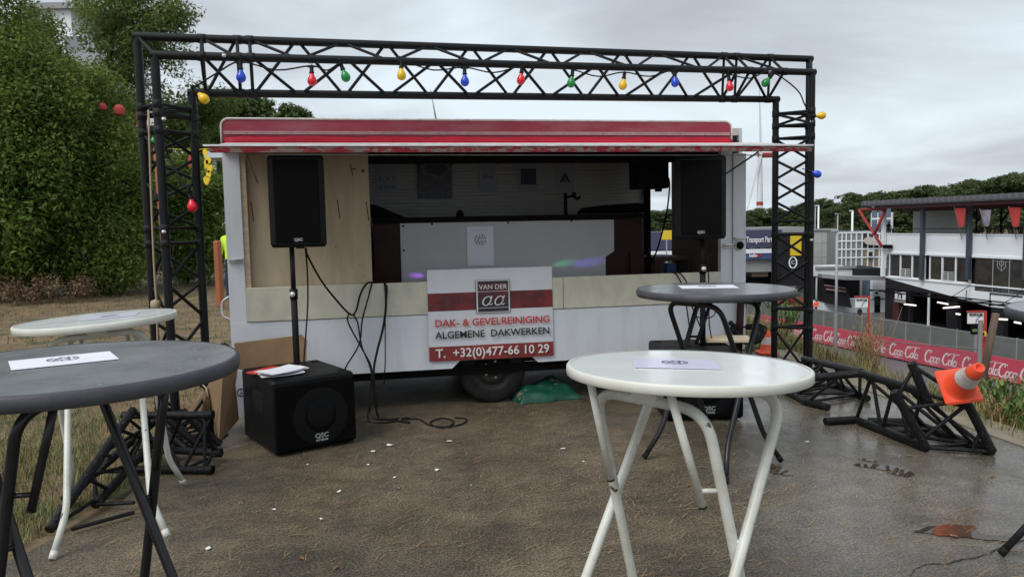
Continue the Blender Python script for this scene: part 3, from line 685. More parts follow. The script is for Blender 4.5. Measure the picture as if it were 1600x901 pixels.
# things inside the caravan
def build_inside():
    q = cv(884, 337, .75); z0 = cv(800, 345, .62).z + .05
    t = thing('beer_tap', 'slim black bar tap with a curved nozzle standing on the bar', 'tap', cw(q.x, .75, z0), YAW)
    b = MB(); b.tube([(0, 0, 0), (0, 0, .21)], .018, 10); b.build('column', 'black_inside', t, world=False)
    b = MB(); b.tube(spline([(.01, -.02, .17), (.06, -.05, .175), (.10, -.06, .15), (.13, -.06, .17)], 5), .012, 8); b.lathe([(0, 0), (.022, .01), (.022, .04), (0, .05)], 10, 0, Matrix.Translation((.07, -.055, .17))); b.build('nozzle', 'black_inside', t, world=False)
    q = cv(955, 333, .8)
    b = MB(); n = 14
    for i in range(n + 1): pass
    b.tube([(-.33, 0, .012), (-.28, 0, .035), (-.1, 0, .045), (.1, 0, .05), (.3, 0, .055), (.36, 0, .05)], [.012, .03, .04, .045, .05, .04], 10)
    o = b.build('folded_tarpaulin', 'black_inside', None, label='flat black folded tarpaulin lying on the right of the bar top', cat='tarpaulin'); o.location = cw(q.x, .86, z0); o.rotation_euler = (0, 0, YAW)
    q = cv(600, 335, .8)
    b = MB(); b.add([(-.12, -.1, 0), (.2, -.1, 0), (.2, .1, 0), (-.12, .1, 0), (-.12, -.06, .13), (-.06, -.06, .12), (-.06, .06, .12), (-.12, .06, .13)], [(0, 3, 2, 1), (4, 5, 6, 7), (0, 1, 5, 4), (1, 2, 6, 5), (2, 3, 7, 6), (3, 0, 4, 7)])
    o = b.build('till', 'black_inside', None, label='sloping black till on the left end of the bar', cat='till'); o.location = cw(q.x, .86, z0); o.rotation_euler = (0, 0, YAW)
    q = cv(720, 334, .8); b = MB(); b.lathe([(0, 0), (.035, .0), (.04, .03), (.02, .06), (0, .065)], 14)
    o = b.build('microphone', 'black_inside', None, label='small round black microphone head resting on the bar', cat='microphone'); o.location = cw(q.x, .86, z0)
    # monitor speaker on its pole by the rear door, table, box
    a = cv(990, 242, 1.15); c = cv(1038, 295, 1.15)
    t = thing('small_speaker', 'small black speaker hanging on a pole by the rear doorway', 'speaker', cw((a.x + c.x) / 2, 1.15, .45), YAW)
    wd = c.x - a.x; h0, h1 = c.z - .45, a.z - .45 + .05
    b = MB(); b.bevbox((-wd / 2, -.13, h0), (wd / 2, .15, h1), .012); b.build('cabinet', 'black_plastic', t, world=False)
    b = MB(); b.tube([(-.01, 0, 0), (-.01, 0, h0)], .024, 12); b.build('pole', 'black_rubber', t, world=False)
    b = MB(); b.bevbox((.06, -.06, h0 - .03), (.12, .0, h0 - .002), .004); b.build('bracket', 'black_plastic', t, world=False)
    w0 = [cvw(1039, 272, 1.1), cvw(1046, 285, 1.1), cvw(1042, 330, 1.1), cvw(1030, 380, 1.1), cvw(1018, 412, 1.1)]
    b = MB(); b.tube(spline(w0, 6), .009, 8); single(b, 'speaker_cable', 'black_rubber', 'black cable drooping from the small speaker by the doorway', 'cable', w0[-1])
    a = cv(1014, 402, 1.2); c = cv(1080, 402, 1.2)
    t = thing('side_table', 'low brown wooden table behind the right hatch board', 'table', cw((a.x + c.x) / 2, 1.3, .45), YAW)
    hh = a.z - .45; wd = c.x - a.x
    b = MB(); b.bevbox((-wd / 2, -.2, hh - .04), (wd / 2, .2, hh), .004); b.build('table_top', 'mid_wood', t, world=False)
    for sx in (-1, 1):
        for sy in (-1, 1):
            b = MB(); b.bbox((sx * (wd / 2 - .05) - .02, sy * .17 - .02, 0), (sx * (wd / 2 - .05) + .02, sy * .17 + .02, hh - .042)); b.build('leg', 'mid_wood', t, world=False)
    a = cv(1035, 397, 1.15); b = MB(); b.bevbox((-.14, -.1, 0), (.12, .1, .018), .003)
    o = b.build('magazine', 'paper', None, label='white leaflets lying on the low brown table', cat='leaflets'); o.location = cw(a.x, 1.3, .45 + hh + .002); o.rotation_euler = (0, 0, YAW + .2)
    q = cv(1047, 420, .85); b = MB(); b.bevbox((-.06, -.06, 0), (.06, .06, .30), .01); 
    t = thing('drinks_carton', 'small blue carton below the low brown table', 'carton', cw(q.x, .85, .45), YAW)
    b = MB(); b.bevbox((-.05, -.05, 0), (.05, .05, cv(1047, 411, .85).z - .45), .006); b.build('carton_body', 'strip_blue', t, world=False)
build_inside()
def build_party_light():
    """small disco light on the ledge behind the banner; its beams graze the bar panel"""
    p = cv(760, 418, .40); t = thing('party_light', 'small black disco light standing behind the banner, colouring the bar panel', 'lamp', cw(p.x, .40, p.z - .16), YAW)
    b = MB(); b.bevbox((-.07, -.05, -.06), (.07, .05, .05), .01); b.build('case', 'black_plastic', t, world=False)
    for nm, (px, py), c, pw in (('purple', (650, 430), (.45, .1, 1), 20), ('green', (882, 411), (.1, 1, .35), 13), ('blue', (924, 409), (.2, .15, 1), 40)):
        aim = cvw(px, py, .612); ld = bpy.data.lights.new(nm + '_beam', 'SPOT'); ld.energy = pw; ld.color = c; ld.spot_size = R(6.5); ld.spot_blend = 1.0; ld.shadow_soft_size = .01
        o = bpy.data.objects.new(nm + '_beam', ld); COL.objects.link(o); pos = cw(p.x + (.10 if px > 760 else -.10), .40, p.z - .10); o.location = pos; o.rotation_euler = (aim - pos).to_track_quat('-Z', 'Y').to_euler()
build_party_light()

# ------------------------------------------------------------------ the truss arch
def zigzag(t, p0, p1, q0, q1, n, r, mname, first=0, trim=0.04):
    """n bars between two chords p and q"""
    p0, p1, q0, q1 = map(Vector, (p0, p1, q0, q1)); k = first
    for i in range(n):
        a, c = i / n, (i + 1) / n
        s, e2 = ((p0.lerp(p1, a + trim / n), q0.lerp(q1, c - trim / n)) if k % 2 == 0 else (q0.lerp(q1, a + trim / n), p0.lerp(p1, c - trim / n)))
        bar('brace', s, e2, r, mname, t); k += 1
def build_arch():
    BL = AT(254, 300, 5.5); BR = AT(1267, 300, 7.2)
    bl = Vector((BL.x, BL.y, 0)); br = Vector((BR.x, BR.y, 0))
    a = (br - bl).normalized(); n = Vector((-a.y, a.x, 0)); zL = AT(250, 86, 5.5).z; zR = AT(1270, 113, 7.2).z
    t = thing('truss_arch', 'black triangular stage truss arch standing in front of the white caravan', 'truss arch', bl, math.atan2(a.y, a.x))
    Z = Vector((0, 0, 1)); RC = .030; RB = .0125; cw_ = .211; cz = .212; cn = .24; aw, az, an = .128, .166, .20
    BLt, BRt = bl + Z * zL, br + Z * zR
    ALt, ARt = BLt - a * aw + n * an + Z * az, BRt + a * aw + n * an + Z * az
    CLt, CRt = BLt + a * cw_ + n * cn - Z * cz, BRt - a * cw_ + n * cn - Z * cz
    gl = lambda p: Vector((p.x, p.y, 0.02))
    ch = dict(B=(gl(BLt), BLt, BRt, gl(BRt)), A=(gl(ALt), ALt, ARt, gl(ARt)), C=(gl(CLt), CLt, CRt, gl(CRt)))
    for k in ch:
        for i in range(3):
            p, q = ch[k][i], ch[k][i + 1]; d = (q - p).normalized()
            bar('chord', p - d * (RC if i == 1 else 0), q + d * (RC if i == 1 else 0), RC, 'truss_black', t, 14)
    # foot plates
    for g in (0, 3):
        c = (ch['A'][g] + ch['B'][g] + ch['C'][g]) / 3; b = MB(); b.bevbox(Vector((c.x - .26, c.y - .22, .0)), Vector((c.x + .26, c.y + .22, .015)), .004); b.build('base_plate', 'truss_worn', t)
    # mitre bars at the corners
    for g in (1, 2): 
        bar('brace', ch['A'][g], ch['B'][g], RB, 'truss_black', t)
    def run(g0, g1, cuts, step):
        """segments of one run of truss between fractions cuts, each with its end rings and bracing"""
        for s0, s1, k in cuts:
            ax = (ch['B'][g1] - ch['B'][g0]); ln = ax.length; ax.normalize()
            def on(q, s_):              # the point of chord q level with fraction s_ of the front chord
                p_, d_ = ch[q][g0], (ch[q][g1] - ch[q][g0]); return p_ + d_ * min(1, max(0, ((ch['B'][g0] + ax * (ln * s_) - p_).dot(ax) / d_.dot(ax))))
            P = {q: (on(q, s0), on(q, s1)) for q in ch}
            for e_ in (0, 1):
                if not .03 < (s0, s1)[e_] < .97: continue
                for x in P: d_ = ax * .028; bar('coupler', P[x][e_] - d_, P[x][e_] + d_, RC * 1.13, 'truss_worn', t, 14)
                for x, y in (('A', 'C'), ('B', 'C'), ('A', 'B')): bar('brace', P[x][e_], P[y][e_], RB, 'truss_black', t)
            zigzag(t, *P['B'], *P['C'], k, RB, 'truss_black', 0); zigzag(t, *P['A'], *P['C'], k, RB, 'truss_black', 1)
            zigzag(t, *P['A'], *P['B'], k, RB * .9, 'truss_black', 0)
    H = lambda y, side: None
    # left column: ring pairs at the joints
    def frac(py, px, g0, g1, Y): 
        z = AT(px, py, Y).z; p, q = ch['B'][g0].z, ch['B'][g1].z; return (z - p) / (q - p)
    L = [frac(y, 255, 0, 1, 5.5) for y in (381, 357, 203, 176)]
    run(0, 1, [(.02, L[0], 5), (L[1], L[2], 4), (L[3], .88, 1)], 0)
    Rr = [frac(y, 1267, 3, 2, 7.2) for y in (513, 484, 366, 345, 213, 193)]
    run(3, 2, [(.02, Rr[0], 1), (Rr[1], Rr[2], 3), (Rr[3], Rr[4], 4), (Rr[5], .88, 1)], 0)
    def bf(px):           # where along the beam
        q = ON(px, 95, BLt, n); return (q - BLt).dot(a) / (BRt - BLt).dot(a)
    run(1, 2, [(.055, bf(372), 1), (bf(392), bf(1152), 12), (bf(1172), .945, 1)], 0)
    for x, y, Y in ((350, 87, 5.6), (1203, 113, 7.05), (256, 362, 5.46), (1268, 375, 7.15), (1268, 190, 7.15), (256, 186, 5.46)):
        p = AT(x, y, Y - .03); b = MB(); b.lathe([(0, -.012), (.012, -.01), (.016, 0), (.012, .01), (0, .012)], 10, 0, Matrix.Translation(p)); b.build('coupling_pin', 'aluminium', t)
    return dict(BLt=BLt, BRt=BRt, a=a, n=n, ch=ch, bf=bf)
ARCH = build_arch()

def build_bulbs():
    protos = {}
    A = ARCH
    def bulb(p, d, colour, label):
        """p: neck, d: direction the glass points"""
        if colour not in protos:
            s = MB(); s.lathe([(0, .045), (.013, .045), (.015, .035), (.015, .0), (.019, -.004), (.019, -.012), (0, -.012)], 14); sm = s.mesh('socket', 'black_plastic')
            g = MB(); g.lathe([(.013, -.012), (.016, -.025), (.028, -.045), (.034, -.062), (.033, -.08), (.024, -.095), (.010, -.103), (0, -.104)], 18); gm = g.mesh('globe', 'bulb_' + colour)
            c = MB(); c.tube(spline([(0, 0, .04), (.005, 0, .065), (-.012, 0, .075), (-.012, 0, .055)], 4), .003, 6); c.bbox((-.03, -.006, .03), (.03, .006, .042)); hm = c.mesh('hook', 'black_plastic')
            protos[colour] = (sm, gm, hm)
        o = thing('party_bulb', label, 'light bulb', p, group='coloured party bulbs on the truss arch')
        o.rotation_euler = (-Vector(d)).to_track_quat('Z', 'Y').to_euler()
        for nm, me in zip(('socket', 'globe', 'hook'), protos[colour]): link(nm, me, o)
    top = [(376, 106, 'blue', 'blue party bulb nearest the left end of the truss beam', (0, 0)), (487, 112, 'red', 'red bulb hanging under the truss beam between blue and green ones', (0, 0)),
           (535, 107, 'green', 'green bulb tilted under the beam left of the first yellow beam bulb', (.35, 0)), (627, 104, 'yellow', 'yellow bulb under the truss beam between green and blue bulbs above the roof aerial', (0, 0)),
           (726, 114, 'blue', 'blue bulb near the middle of the truss beam', (0, 0)), (815, 112, 'red', 'red bulb at mid beam between a blue and a green bulb', (-.1, 0)),
           (894, 117, 'green', 'green bulb hanging right of mid beam, before a yellow one', (-.15, 0)), (975, 121, 'yellow', 'yellow bulb under the beam between green and blue bulbs right of middle', (-.15, 0)),
           (1054, 117, 'blue', 'blue bulb on the right third of the truss beam', (.05, 0)), (1139, 124, 'red', 'red bulb near the right end of the truss beam', (.1, 0)),
           (1204, 120, 'green', 'green bulb tucked behind a brace at the right beam end', (-.8, .3))]
    pts = []
    for x, y, c, lb, (dx, dy) in top:
        p = ON(x, y, A['BLt'] - A['n'] * .055, A['n']); pts.append(p); bulb(p, Vector((dx, dy, -1)).normalized(), c, lb)
    l = [(308, 144, 5.42, 'yellow', (.75, -.1, -.75), 'yellow bulb sticking out at the left inner truss corner'), (298, 308, 5.42, 'red', (.12, 0, -1), 'red bulb low down inside the left truss column'),
         (241, 208, 5.62, 'green', (0, 0, -1), 'green bulb between the chords of the left truss column'), (1272, 181, 7.1, 'yellow', (1, -.1, 0), 'yellow bulb sticking out sideways from the right truss column'),
         (1266, 268, 7.1, 'blue', (.85, -.1, -.35), 'blue bulb sticking out from the right column, below the yellow one')]
    side = []
    for x, y, Y, c, d, lb in l:
        p = AT(x, y, Y); side.append(p); bulb(p, Vector(d).normalized(), c, lb)
    path = [side[2] + Vector((0, 0, .05)), side[1] + Vector((0, -.02, .05)), AT(300, 200, 5.45), side[0] + Vector((-.02, 0, .03))]
    up_ = Vector((0, 0, .042)); seq = [side[0] + Vector((-.02, 0, .03))]
    for i, p in enumerate(pts):
        q = p + up_
        seq.append((seq[-1] + q) / 2 + Vector((0, 0, -.045 if i % 3 else .012))); seq.append(q)
    seq += [AT(1245, 140, 7.08), AT(1258, 165, 7.08), side[3] + Vector((-.02, 0, 0)), AT(1264, 225, 7.12), side[4] + Vector((-.02, 0, .02))]
    b = MB(); b.tube(spline(path + seq, 4), .0062, 6); single(b, 'festoon_cable', 'black_rubber', 'thin black cable linking the coloured bulbs along the truss', 'cable', path[0])
build_bulbs()

# ------------------------------------------------------------------ loose truss pieces
def loose_truss(name, label, chords, rc, rb, links, mname='truss_worn', base=None, stubs=()):
    t = thing(name, label, 'truss', base or chords[0][0])
    for p, q in chords: bar('chord', p, q, rc, mname, t, 12)
    for p, q in stubs: bar('chord_stub', p, q, rc, mname, t, 12)
    for (i, j, n, f) in links: zigzag(t, *chords[i], *chords[j], n, rb, mname, f)
    return t
def build_loose():
    V = Vector
    # right: long piece lying along the kerb with a corner at its near end
    F1, K1 = G(1447, 706) + V((0, 0, .03)), G(1550, 712) + V((0, 0, .03))
    F0 = G(1337, 661) + V((0, 0, .03)); dv_ = (F0 - F1); K0 = K1 + dv_
    T1 = ON(1440, 612, (F1 + K1) / 2 + V((0, .05, 0)), V((0, 1, 0))); T0 = T1 + dv_
    T0 = ON(1345, 583, (F0 + K0) / 2, V((0, 1, 0)))
    t = loose_truss('loose_truss', 'long black truss length lying by the kerb under the orange cone', [(F0, F1), (K0, K1), (T0, T1)], .030, .0135, [(0, 1, 4, 0), (0, 2, 5, 0), (1, 2, 5, 1)],
        stubs=[(F1, ON(1397, 611, F1 + V((0, .0, 0)), V((0, 1, 0)))), (K1, ON(1508, 622, K1, V((0, 1, 0)))), (T1 + V((.04, 0, -.06)), ON(1424, 566, T1, V((0, 1, 0)))),
               (F0, G(1289, 664) + V((0, 0, .03))), (T0, ON(1269, 590, T0 + V((0, .1, 0)), V((0, 1, 0)))), (K0, K0 + V((-.3, .05, 0)))])
    f2, k2, t2 = ON(1397, 611, F1, V((0, 1, 0))), ON(1508, 622, K1, V((0, 1, 0))), ON(1424, 566, T1, V((0, 1, 0)))
    for p, q in ((F1, K1), (F1.lerp(f2, .15), k2.lerp(K1, .1)), (K1.lerp(k2, .4), F1.lerp(K1, .7)), (F1.lerp(f2, .9), t2.lerp(T1, .2)), (t2.lerp(T1, .1), k2.lerp(K1, .02)), (f2.lerp(F1, .3), k2.lerp(K1, .05)), (k2.lerp(K1, .2), T1), (T1, K1.lerp(K0, .2))):
        bar('brace', p, q, .0135, 'truss_worn', t)
    # second piece behind it, toward the arch foot
    a0, a1 = G(1212, 606) + V((0, 0, .03)), G(1262, 634) + V((0, 0, .03))
    b0 = ON(1256, 560, a0 + V((.25, .1, 0)), V((0, 1, 0))); b1 = ON(1345, 581, T0 + V((0, .08, 0)), V((0, 1, 0)))
    c0 = a0 + V((.55, .12, 0)); c1 = a1 + V((.55, .1, 0))
    t = loose_truss('loose_truss', 'scuffed black truss piece lying against the right arch foot', [(a0, a1), (c0, c1), (b0, b1)], .030, .0135, [(0, 1, 4, 0), (0, 2, 5, 1), (1, 2, 5, 0)],
        stubs=[(a1, a1 + V((.10, -.18, 0)))])
    p = G(1300, 662) + V((0, 0, .03))
    # left pile
    e1, e2, e3 = AT(333, 648, 5.0), AT(346, 707, 5.15), AT(333, 738, 4.9)
    q = V((-.62, .05, 0)); 
    e2.z = max(e2.z, .03); e3.z = .03
    t = loose_truss('loose_truss', 'short black truss piece with three capped ends beside the cardboard', [(e1, e1 + q), (e2, e2 + q + V((0, .1, 0))), (e3, e3 + q)], .026, .011, [(0, 2, 3, 0), (0, 1, 3, 1), (1, 2, 3, 0)])
    for x, y in ((e1, e3), (e1, e2), (e2, e3)): bar('brace', x + q * .09, y + q * .09, .011, 'truss_worn', t)
    for p in (e1, e2, e3): bar('end_sleeve', p - q.normalized() * .0, p - q.normalized() * .0 + q.normalized() * .05, .031, 'truss_black', t, 12)
    a0 = G(78, 836) + V((0, 0, .03)); a1 = AT(208, 640, 4.75)
    b0 = AT(150, 800, 4.3); b0.z = .03; b1 = AT(240, 690, 5.1)
    c0 = AT(105, 825, 4.35); c0.z = .05; c1 = AT(262, 640, 5.5)
    t = loose_truss('loose_truss', 'black truss section leaning up behind the white table legs on the grass', [(a0, a1), (b0, b1), (c0, c1)], .027, .0115, [(0, 1, 5, 0), (0, 2, 5, 1), (1, 2, 4, 0)])
    b = bar('brace', G(112, 835) + V((0, 0, .03)), G(210, 808) + V((0, 0, .03)), .0115, 'truss_worn', t)
    bar('brace', b0, G(210, 798) + V((0, 0, .05)), .0115, 'truss_worn', t)
    # lattice ends showing between the pieces
    d0, d1 = AT(262, 655, 5.3), AT(320, 735, 5.35); d1.z = max(.03, d1.z)
    s0, s1 = AT(285, 640, 5.45), AT(345, 700, 5.5); s1.z = max(.03, s1.z)
    r_0, r_1 = AT(240, 650, 5.6), AT(300, 740, 5.3); r_1.z = .03
    loose_truss('loose_truss', 'black truss with closely set bars deep in the left pile', [(d0, d1), (s0, s1), (r_0, r_1)], .022, .009, [(0, 1, 9, 0), (0, 2, 9, 0), (1, 2, 8, 0)])
build_loose()

def cone(label, base, axis, size=.5, side=.27):
    q = Vector(axis).normalized().to_track_quat('Z', 'Y')
    t = thing('traffic_cone', label, 'traffic cone', base, rot=q.to_euler(), group='orange and white traffic cones')
    r0_, r1_ = side * .40, .032
    rad = lambda z: r0_ + (r1_ - r0_) * z / size
    b = MB(); b.bevbox((-side / 2, -side / 2, 0), (side / 2, side / 2, .03), .012); b.build('base', 'cone_orange', t, world=False)
    b = MB(); b.lathe([(rad(0) + .008, .03), (rad(.05), .05), (rad(size * .42), size * .42)], 28); b.build('cone_body', 'cone_orange', t, world=False)
    b = MB(); b.lathe([(rad(size * .42) + .002, size * .42), (rad(size * .74) + .002, size * .74)], 28); b.build('reflective_band', 'cone_white', t, world=False)
    b = MB(); b.lathe([(rad(size * .74), size * .74), (r1_, size), (r1_ - .008, size + .004), (r1_ - .012, size - .01), (0, size - .02)], 28); b.build('cone_tip', 'cone_orange', t, world=False)
    return t
cb_ = AT(1496, 604, 4.93)
ct = cone('dull orange traffic cone tipped over on the loose black truss', cb_, (AT(1526, 578, 4.68) - cb_), .34, .235)
ct.rotation_euler = (ct.rotation_euler.to_matrix() @ Matrix.Rotation(R(8), 3, 'Z')).to_euler()
cone('upright orange and white traffic cone behind the right truss column', G(1198, 552), (0, 0, 1), .27, .22)

# ------------------------------------------------------------------ speakers
def text_on(t, body, size, x, z, y, width=None, name='badge'):
    return lettering(body, size, 'badge_white', plane_mtx((x, y, z), (1, 0, 0), (0, 0, 1)), t, name, width=width, bold=.001)
def speaker(label, c, rz, W=.43, H=.69, D=.38, par=None):
    t = thing('speaker', label, 'speaker', c, rz)
    b = MB(); h = W / 2; ch_ = .035
    pl = [(-h, -D * .42), (-h + ch_, -D / 2), (h - ch_, -D / 2), (h, -D * .42), (h * .96, -D * .1), (h * .62, D / 2), (-h * .62, D / 2), (-h * .96, -D * .1)]
    vs = []; n = len(pl)
    for s_, z in ((.93, 0), (1, .025), (1, H - .025), (.93, H)): vs += [(x * s_, y * s_, z) for x, y in pl]
    fs = [list(range(n))[::-1], list(range(3 * n, 4 * n))] + [(k * n + i, k * n + (i + 1) % n, (k + 1) * n + (i + 1) % n, (k + 1) * n + i) for k in range(3) for i in range(n)]
    b.add(vs, fs); b.build('cabinet', 'black_plastic', t, world=False)
    b = MB(); b.bevbox((-h + .04, -D / 2 - .010, .035), (h - .04, -D / 2 + .002, H - .035), .005); b.build('grille', 'grille_black', t, world=False)
    text_on(t, 'QSC', .028, 0, .055, -D / 2 - .012, .06)
    b = MB(); b.tube([(0, 0, -.012), (0, 0, .004)], .03, 12); b.build('pole_cup', 'black_plastic', t, world=False)
    return t
def subwoofer(label, c, rz, W, D, H):
    """c: middle of the front lower edge"""
    t = thing('subwoofer', label, 'subwoofer', c, rz)
    b = MB(); b.bevbox((-W / 2, .02, .012), (W / 2, D, H), .018); b.build('cabinet', 'black_plastic', t, world=False)
    b = MB(); b.bevbox((-W / 2 + .006, -.0, .03), (W / 2 - .006, .024, H - .03), .010); b.build('grille', 'grille_black', t, world=False)
    b = MB(); b.lathe([(.0, .012), (.09, .010), (.10, .004)], 32, 0, Matrix.Translation((.03, -.001, H * .50)) @ Matrix.Rotation(R(90), 4, 'X') @ Matrix.Diagonal((1, 1, .25, 1)))
    b.lathe([(.205, .002), (.20, .005), (.12, .004), (.115, .001)], 40, 0, Matrix.Translation((.03, -.001, H * .46)) @ Matrix.Rotation(R(90), 4, 'X') @ Matrix.Diagonal((1, 1, .25, 1))); b.build('cone_seen_through_grille', 'grille_cone', t, world=False)
    text_on(t, 'QSC', .045, .03, .105, -.004, .10); text_on(t, 'KW SERIES', .018, .03, .073, -.004, .09)
    for x in (-W / 2 + .06, W / 2 - .06):
        for y in (.1, D - .1):
            b = MB(); b.bevbox((x - .03, y - .02, H), (x + .03, y + .02, H + .006), .003); b.build('corner_pad', 'black_rubber', t, world=False)
            b = MB(); b.tube([(x, y, 0), (x, y, .014)], .02, 10); b.build('foot', 'black_rubber', t, world=False)
    b = MB(); b.lathe([(.05, 0), (.05, .008), (.022, .012), (.022, .003)], 18, 0, Matrix.Translation((0, D * .5, H))); b.build('pole_socket', 'black_plastic', t, world=False)
    b = MB(); b.bevbox((-W / 2 - .003, D * .35, H * .52), (-W / 2 + .004, D * .62, H * .78), .003); b.build('side_handle', 'black_rubber', t, world=False)
    return t
def pole(label, a, b_, knob, name='speaker_pole'):
    t = thing(name, label, 'pole', a)
    a = Vector(a); b_ = Vector(b_); m_ = a.lerp(b_, knob)
    b = MB(); b.tube([a, m_], .024, 14); b.build('lower_tube', 'black_rubber', t)
    b = MB(); b.tube([m_, b_], .018, 14); b.build('upper_tube', 'black_rubber', t)
    b = MB(); b.tube([m_ - Vector((0, 0, .04)), m_ + Vector((0, 0, .035))], .029, 14); b.build('collar', 'black_plastic', t)
    k = m_ + Vector((0, -.03, 0)); b = MB(); b.lathe([(0, 0), (.018, .0), (.02, .014), (0, .018)], 12, 0, Matrix.Translation(k) @ Matrix.Rotation(R(90), 4, 'X')); b.build('knob', 'aluminium', t)
    return t
def build_audio():
    fl, fr_ = G(432, 716), G(559, 691); d = fr_ - fl; rz = math.atan2(d.y, d.x); W = d.length; D = .70; H = .53
    c = (fl + fr_) / 2; subwoofer('black subwoofer with papers and a speaker pole on top, left of the caravan wheel', c, rz, W, D, H)
    n = Vector((-math.sin(rz), math.cos(rz), 0)); top = c + n * D * .5 + Vector((0, 0, H + .008))
    z1 = AT(466, 386, top.y).z; tp = Vector((top.x, top.y, z1))
    pole('black speaker pole rising from the left subwoofer', top, tp, .62)
    speaker('black speaker on the pole in front of the plywood panel', tp + Vector((.038, .09, 0)), R(12), .395, .665, .34)
    # papers, book
    e = n; s = Vector((math.cos(rz), math.sin(rz), 0))
    def on_sub(u, v, z=0): return c + s * u + n * v + Vector((0, 0, H + .006 + z))
    b = MB(); b.bevbox((-.13, -.10, 0), (.13, .10, .012), .002); o = b.build('red_book', ['print_red'], None, label='red and black booklet under the papers on the subwoofer', cat='booklet'); o.location = on_sub(-.19, .40); o.rotation_euler = (0, 0, rz + .5)
    for i, (u, v, a_) in enumerate(((-.16, .25, -.15), (-.13, .28, .1), (-.17, .22, .3))):
        b = MB(); 
        vs = [(x * .15, y * .105, .006 + .010 * (abs(x) ** 2) * (1 if x > 0 else .3)) for y in (-1, 1) for x in (-1, -.5, 0, .5, 1)]
        vs += [(p[0], p[1], p[2] - .006) for p in vs]
        b.add(vs, [(k, k + 1, k + 6, k + 5) for k in range(4)] + [(k + 10, k + 15, k + 16, k + 11) for k in range(4)] + [(k, k + 10, k + 11, k + 1) for k in range(4)] + [(k + 5, k + 6, k + 16, k + 15) for k in range(4)])
        o = b.build('paper_sheet', 'paper', None, label=('white paper sheets at the bottom of the heap on the left subwoofer', 'white papers in the middle of the heap on the left subwoofer', 'curled white paper topmost on the left subwoofer')[i], cat='paper', group='papers on the subwoofer'); o.location = on_sub(u, v, .013 * i + .001); o.rotation_euler = (0, 0, rz + a_)
    # right pair
    fl, fr_ = G(1041, 660), G(1163, 657); d = fr_ - fl; rz2 = math.atan2(d.y, d.x); c2 = (fl + fr_) / 2
    subwoofer('black subwoofer half hidden behind the white table top', c2, rz2, d.length, .72, .545)
    top2 = c2 + Vector((-math.sin(rz2), math.cos(rz2), 0)) * .36 + Vector((0, 0, .553)); z2 = AT(1097, 373, top2.y).z; t2 = Vector((top2.x, top2.y, z2))
    top2.x = t2.x = AT(1098, 450, top2.y).x
    pole('black speaker pole rising from the right subwoofer', top2, t2, .72)
    speaker('black speaker on the pole in front of the right hatch post', t2 + Vector((-.02, .06, 0)), R(-7), .40, .665, .34)
    q = G(1130, 536, .60); b = MB(); b.bevbox((-.22, -.12, 0), (.22, .12, .03), .004); o = b.build('wooden_board', 'pale_wood', None, label='pale wooden board lying on the right subwoofer', cat='board'); o.location = (top2.x + .20, top2.y + .12, .563); o.rotation_euler = (0, 0, R(-8))
    # cables
    def cable(pts, label, r=.007, base=-1):
        b = MB(); b.tube(spline(pts, 7), r, 7); single(b, 'cable', 'black_rubber', label, 'cable', pts[base])
    V = -.06
    cable([AT(478, 388, 5.75), AT(481, 400, 5.85), AT(500, 435, 5.95), AT(520, 462, 6.0), AT(546, 490, 6.1), cvw(556, 486, V), cvw(563, 460, V), cvw(573, 443, -.01), cvw(584, 441, .05)], 'black cable looping from the left speaker up to the hatch sill', .008)
    cable([cvw(581, 443, -.02), cvw(574, 470, V), cvw(566, 500, V), cvw(563, 530, V), cvw(556, 548, V), cvw(541, 572, -.2), AT(535, 590, 6.2)], 'black cable hanging from the sill and crossing the others', .0065)
    cable([cvw(545, 490, V), cvw(543, 500, V), cvw(552, 520, V), cvw(566, 545, V), cvw(580, 573, -.1), cvw(580, 600, -.15), G(578, 645) + Vector((0, 0, .01)), G(590, 655, .008), G(640, 652, .008)], 'black cable dropping from the crossing down to the asphalt', .0065)
    cable([cvw(552, 491, V), cvw(559, 505, V), cvw(565, 540, V), cvw(577, 570, -.1), cvw(582, 600, -.15), G(575, 655, .02), G(600, 660, .008), G(650, 654, .008), G(672, 664, .008), G(700, 666, .008), G(708, 657, .008), G(690, 653, .008), G(672, 660, .008), G(690, 668, .008), G(722, 662, .008), G(728, 654, .008), G(710, 652, .008)], 'black cable ending in loops on the asphalt near the wheel', .0065, 10)
    cable([cvw(598, 441, .04), cvw(602, 446, -.02), cvw(603, 480, V), cvw(598, 515, V), cvw(589, 550, -.1), cvw(584, 585, -.15), G(590, 648, .03), G(606, 655, .008), G(640, 660, .008)], 'thick black cable hanging from the sill to the tangle on the ground', .010)
    cable([cvw(600, 442, .03), cvw(605, 450, -.02), cvw(602, 500, V), cvw(602, 560, -.08), cvw(601, 583, -.1), cvw(600, 600, .1)], 'thin black cable hanging straight down past the hatch sill', .005)
    cable([AT(477, 388, 5.8), AT(480, 420, 5.86), AT(481, 470, 5.9), AT(478, 520, 5.95), AT(475, 560, 5.95), AT(476, 572, 5.9)], 'black lead hanging beside the left speaker pole', .006)
    cable([AT(1100, 373, 6.25), AT(1105, 395, 6.3), AT(1107, 430, 6.35), AT(1108, 500, 6.4), AT(1112, 530, 6.4)], 'pale lead hanging beside the right speaker pole', .005)
    cable([cvw(1055, 425, 0), cvw(1064, 428, -.03), cvw(1074, 445, V), cvw(1072, 470, V), cvw(1078, 520, V), cvw(1076, 545, V)], 'black cable hanging below the right hatch board', .006)
    cable([cvw(1048, 425, 0), cvw(1058, 430, -.03), cvw(1075, 465, V), cvw(1090, 500, -.1), cvw(1100, 525, -.15)], 'black cable slanting behind the grey table', .006)
    cable([cvw(1100, 470, V), cvw(1115, 480, V), cvw(1116, 492, V), cvw(1100, 498, V), cvw(1085, 492, V)], 'black cable making a loop behind the grey table', .005)
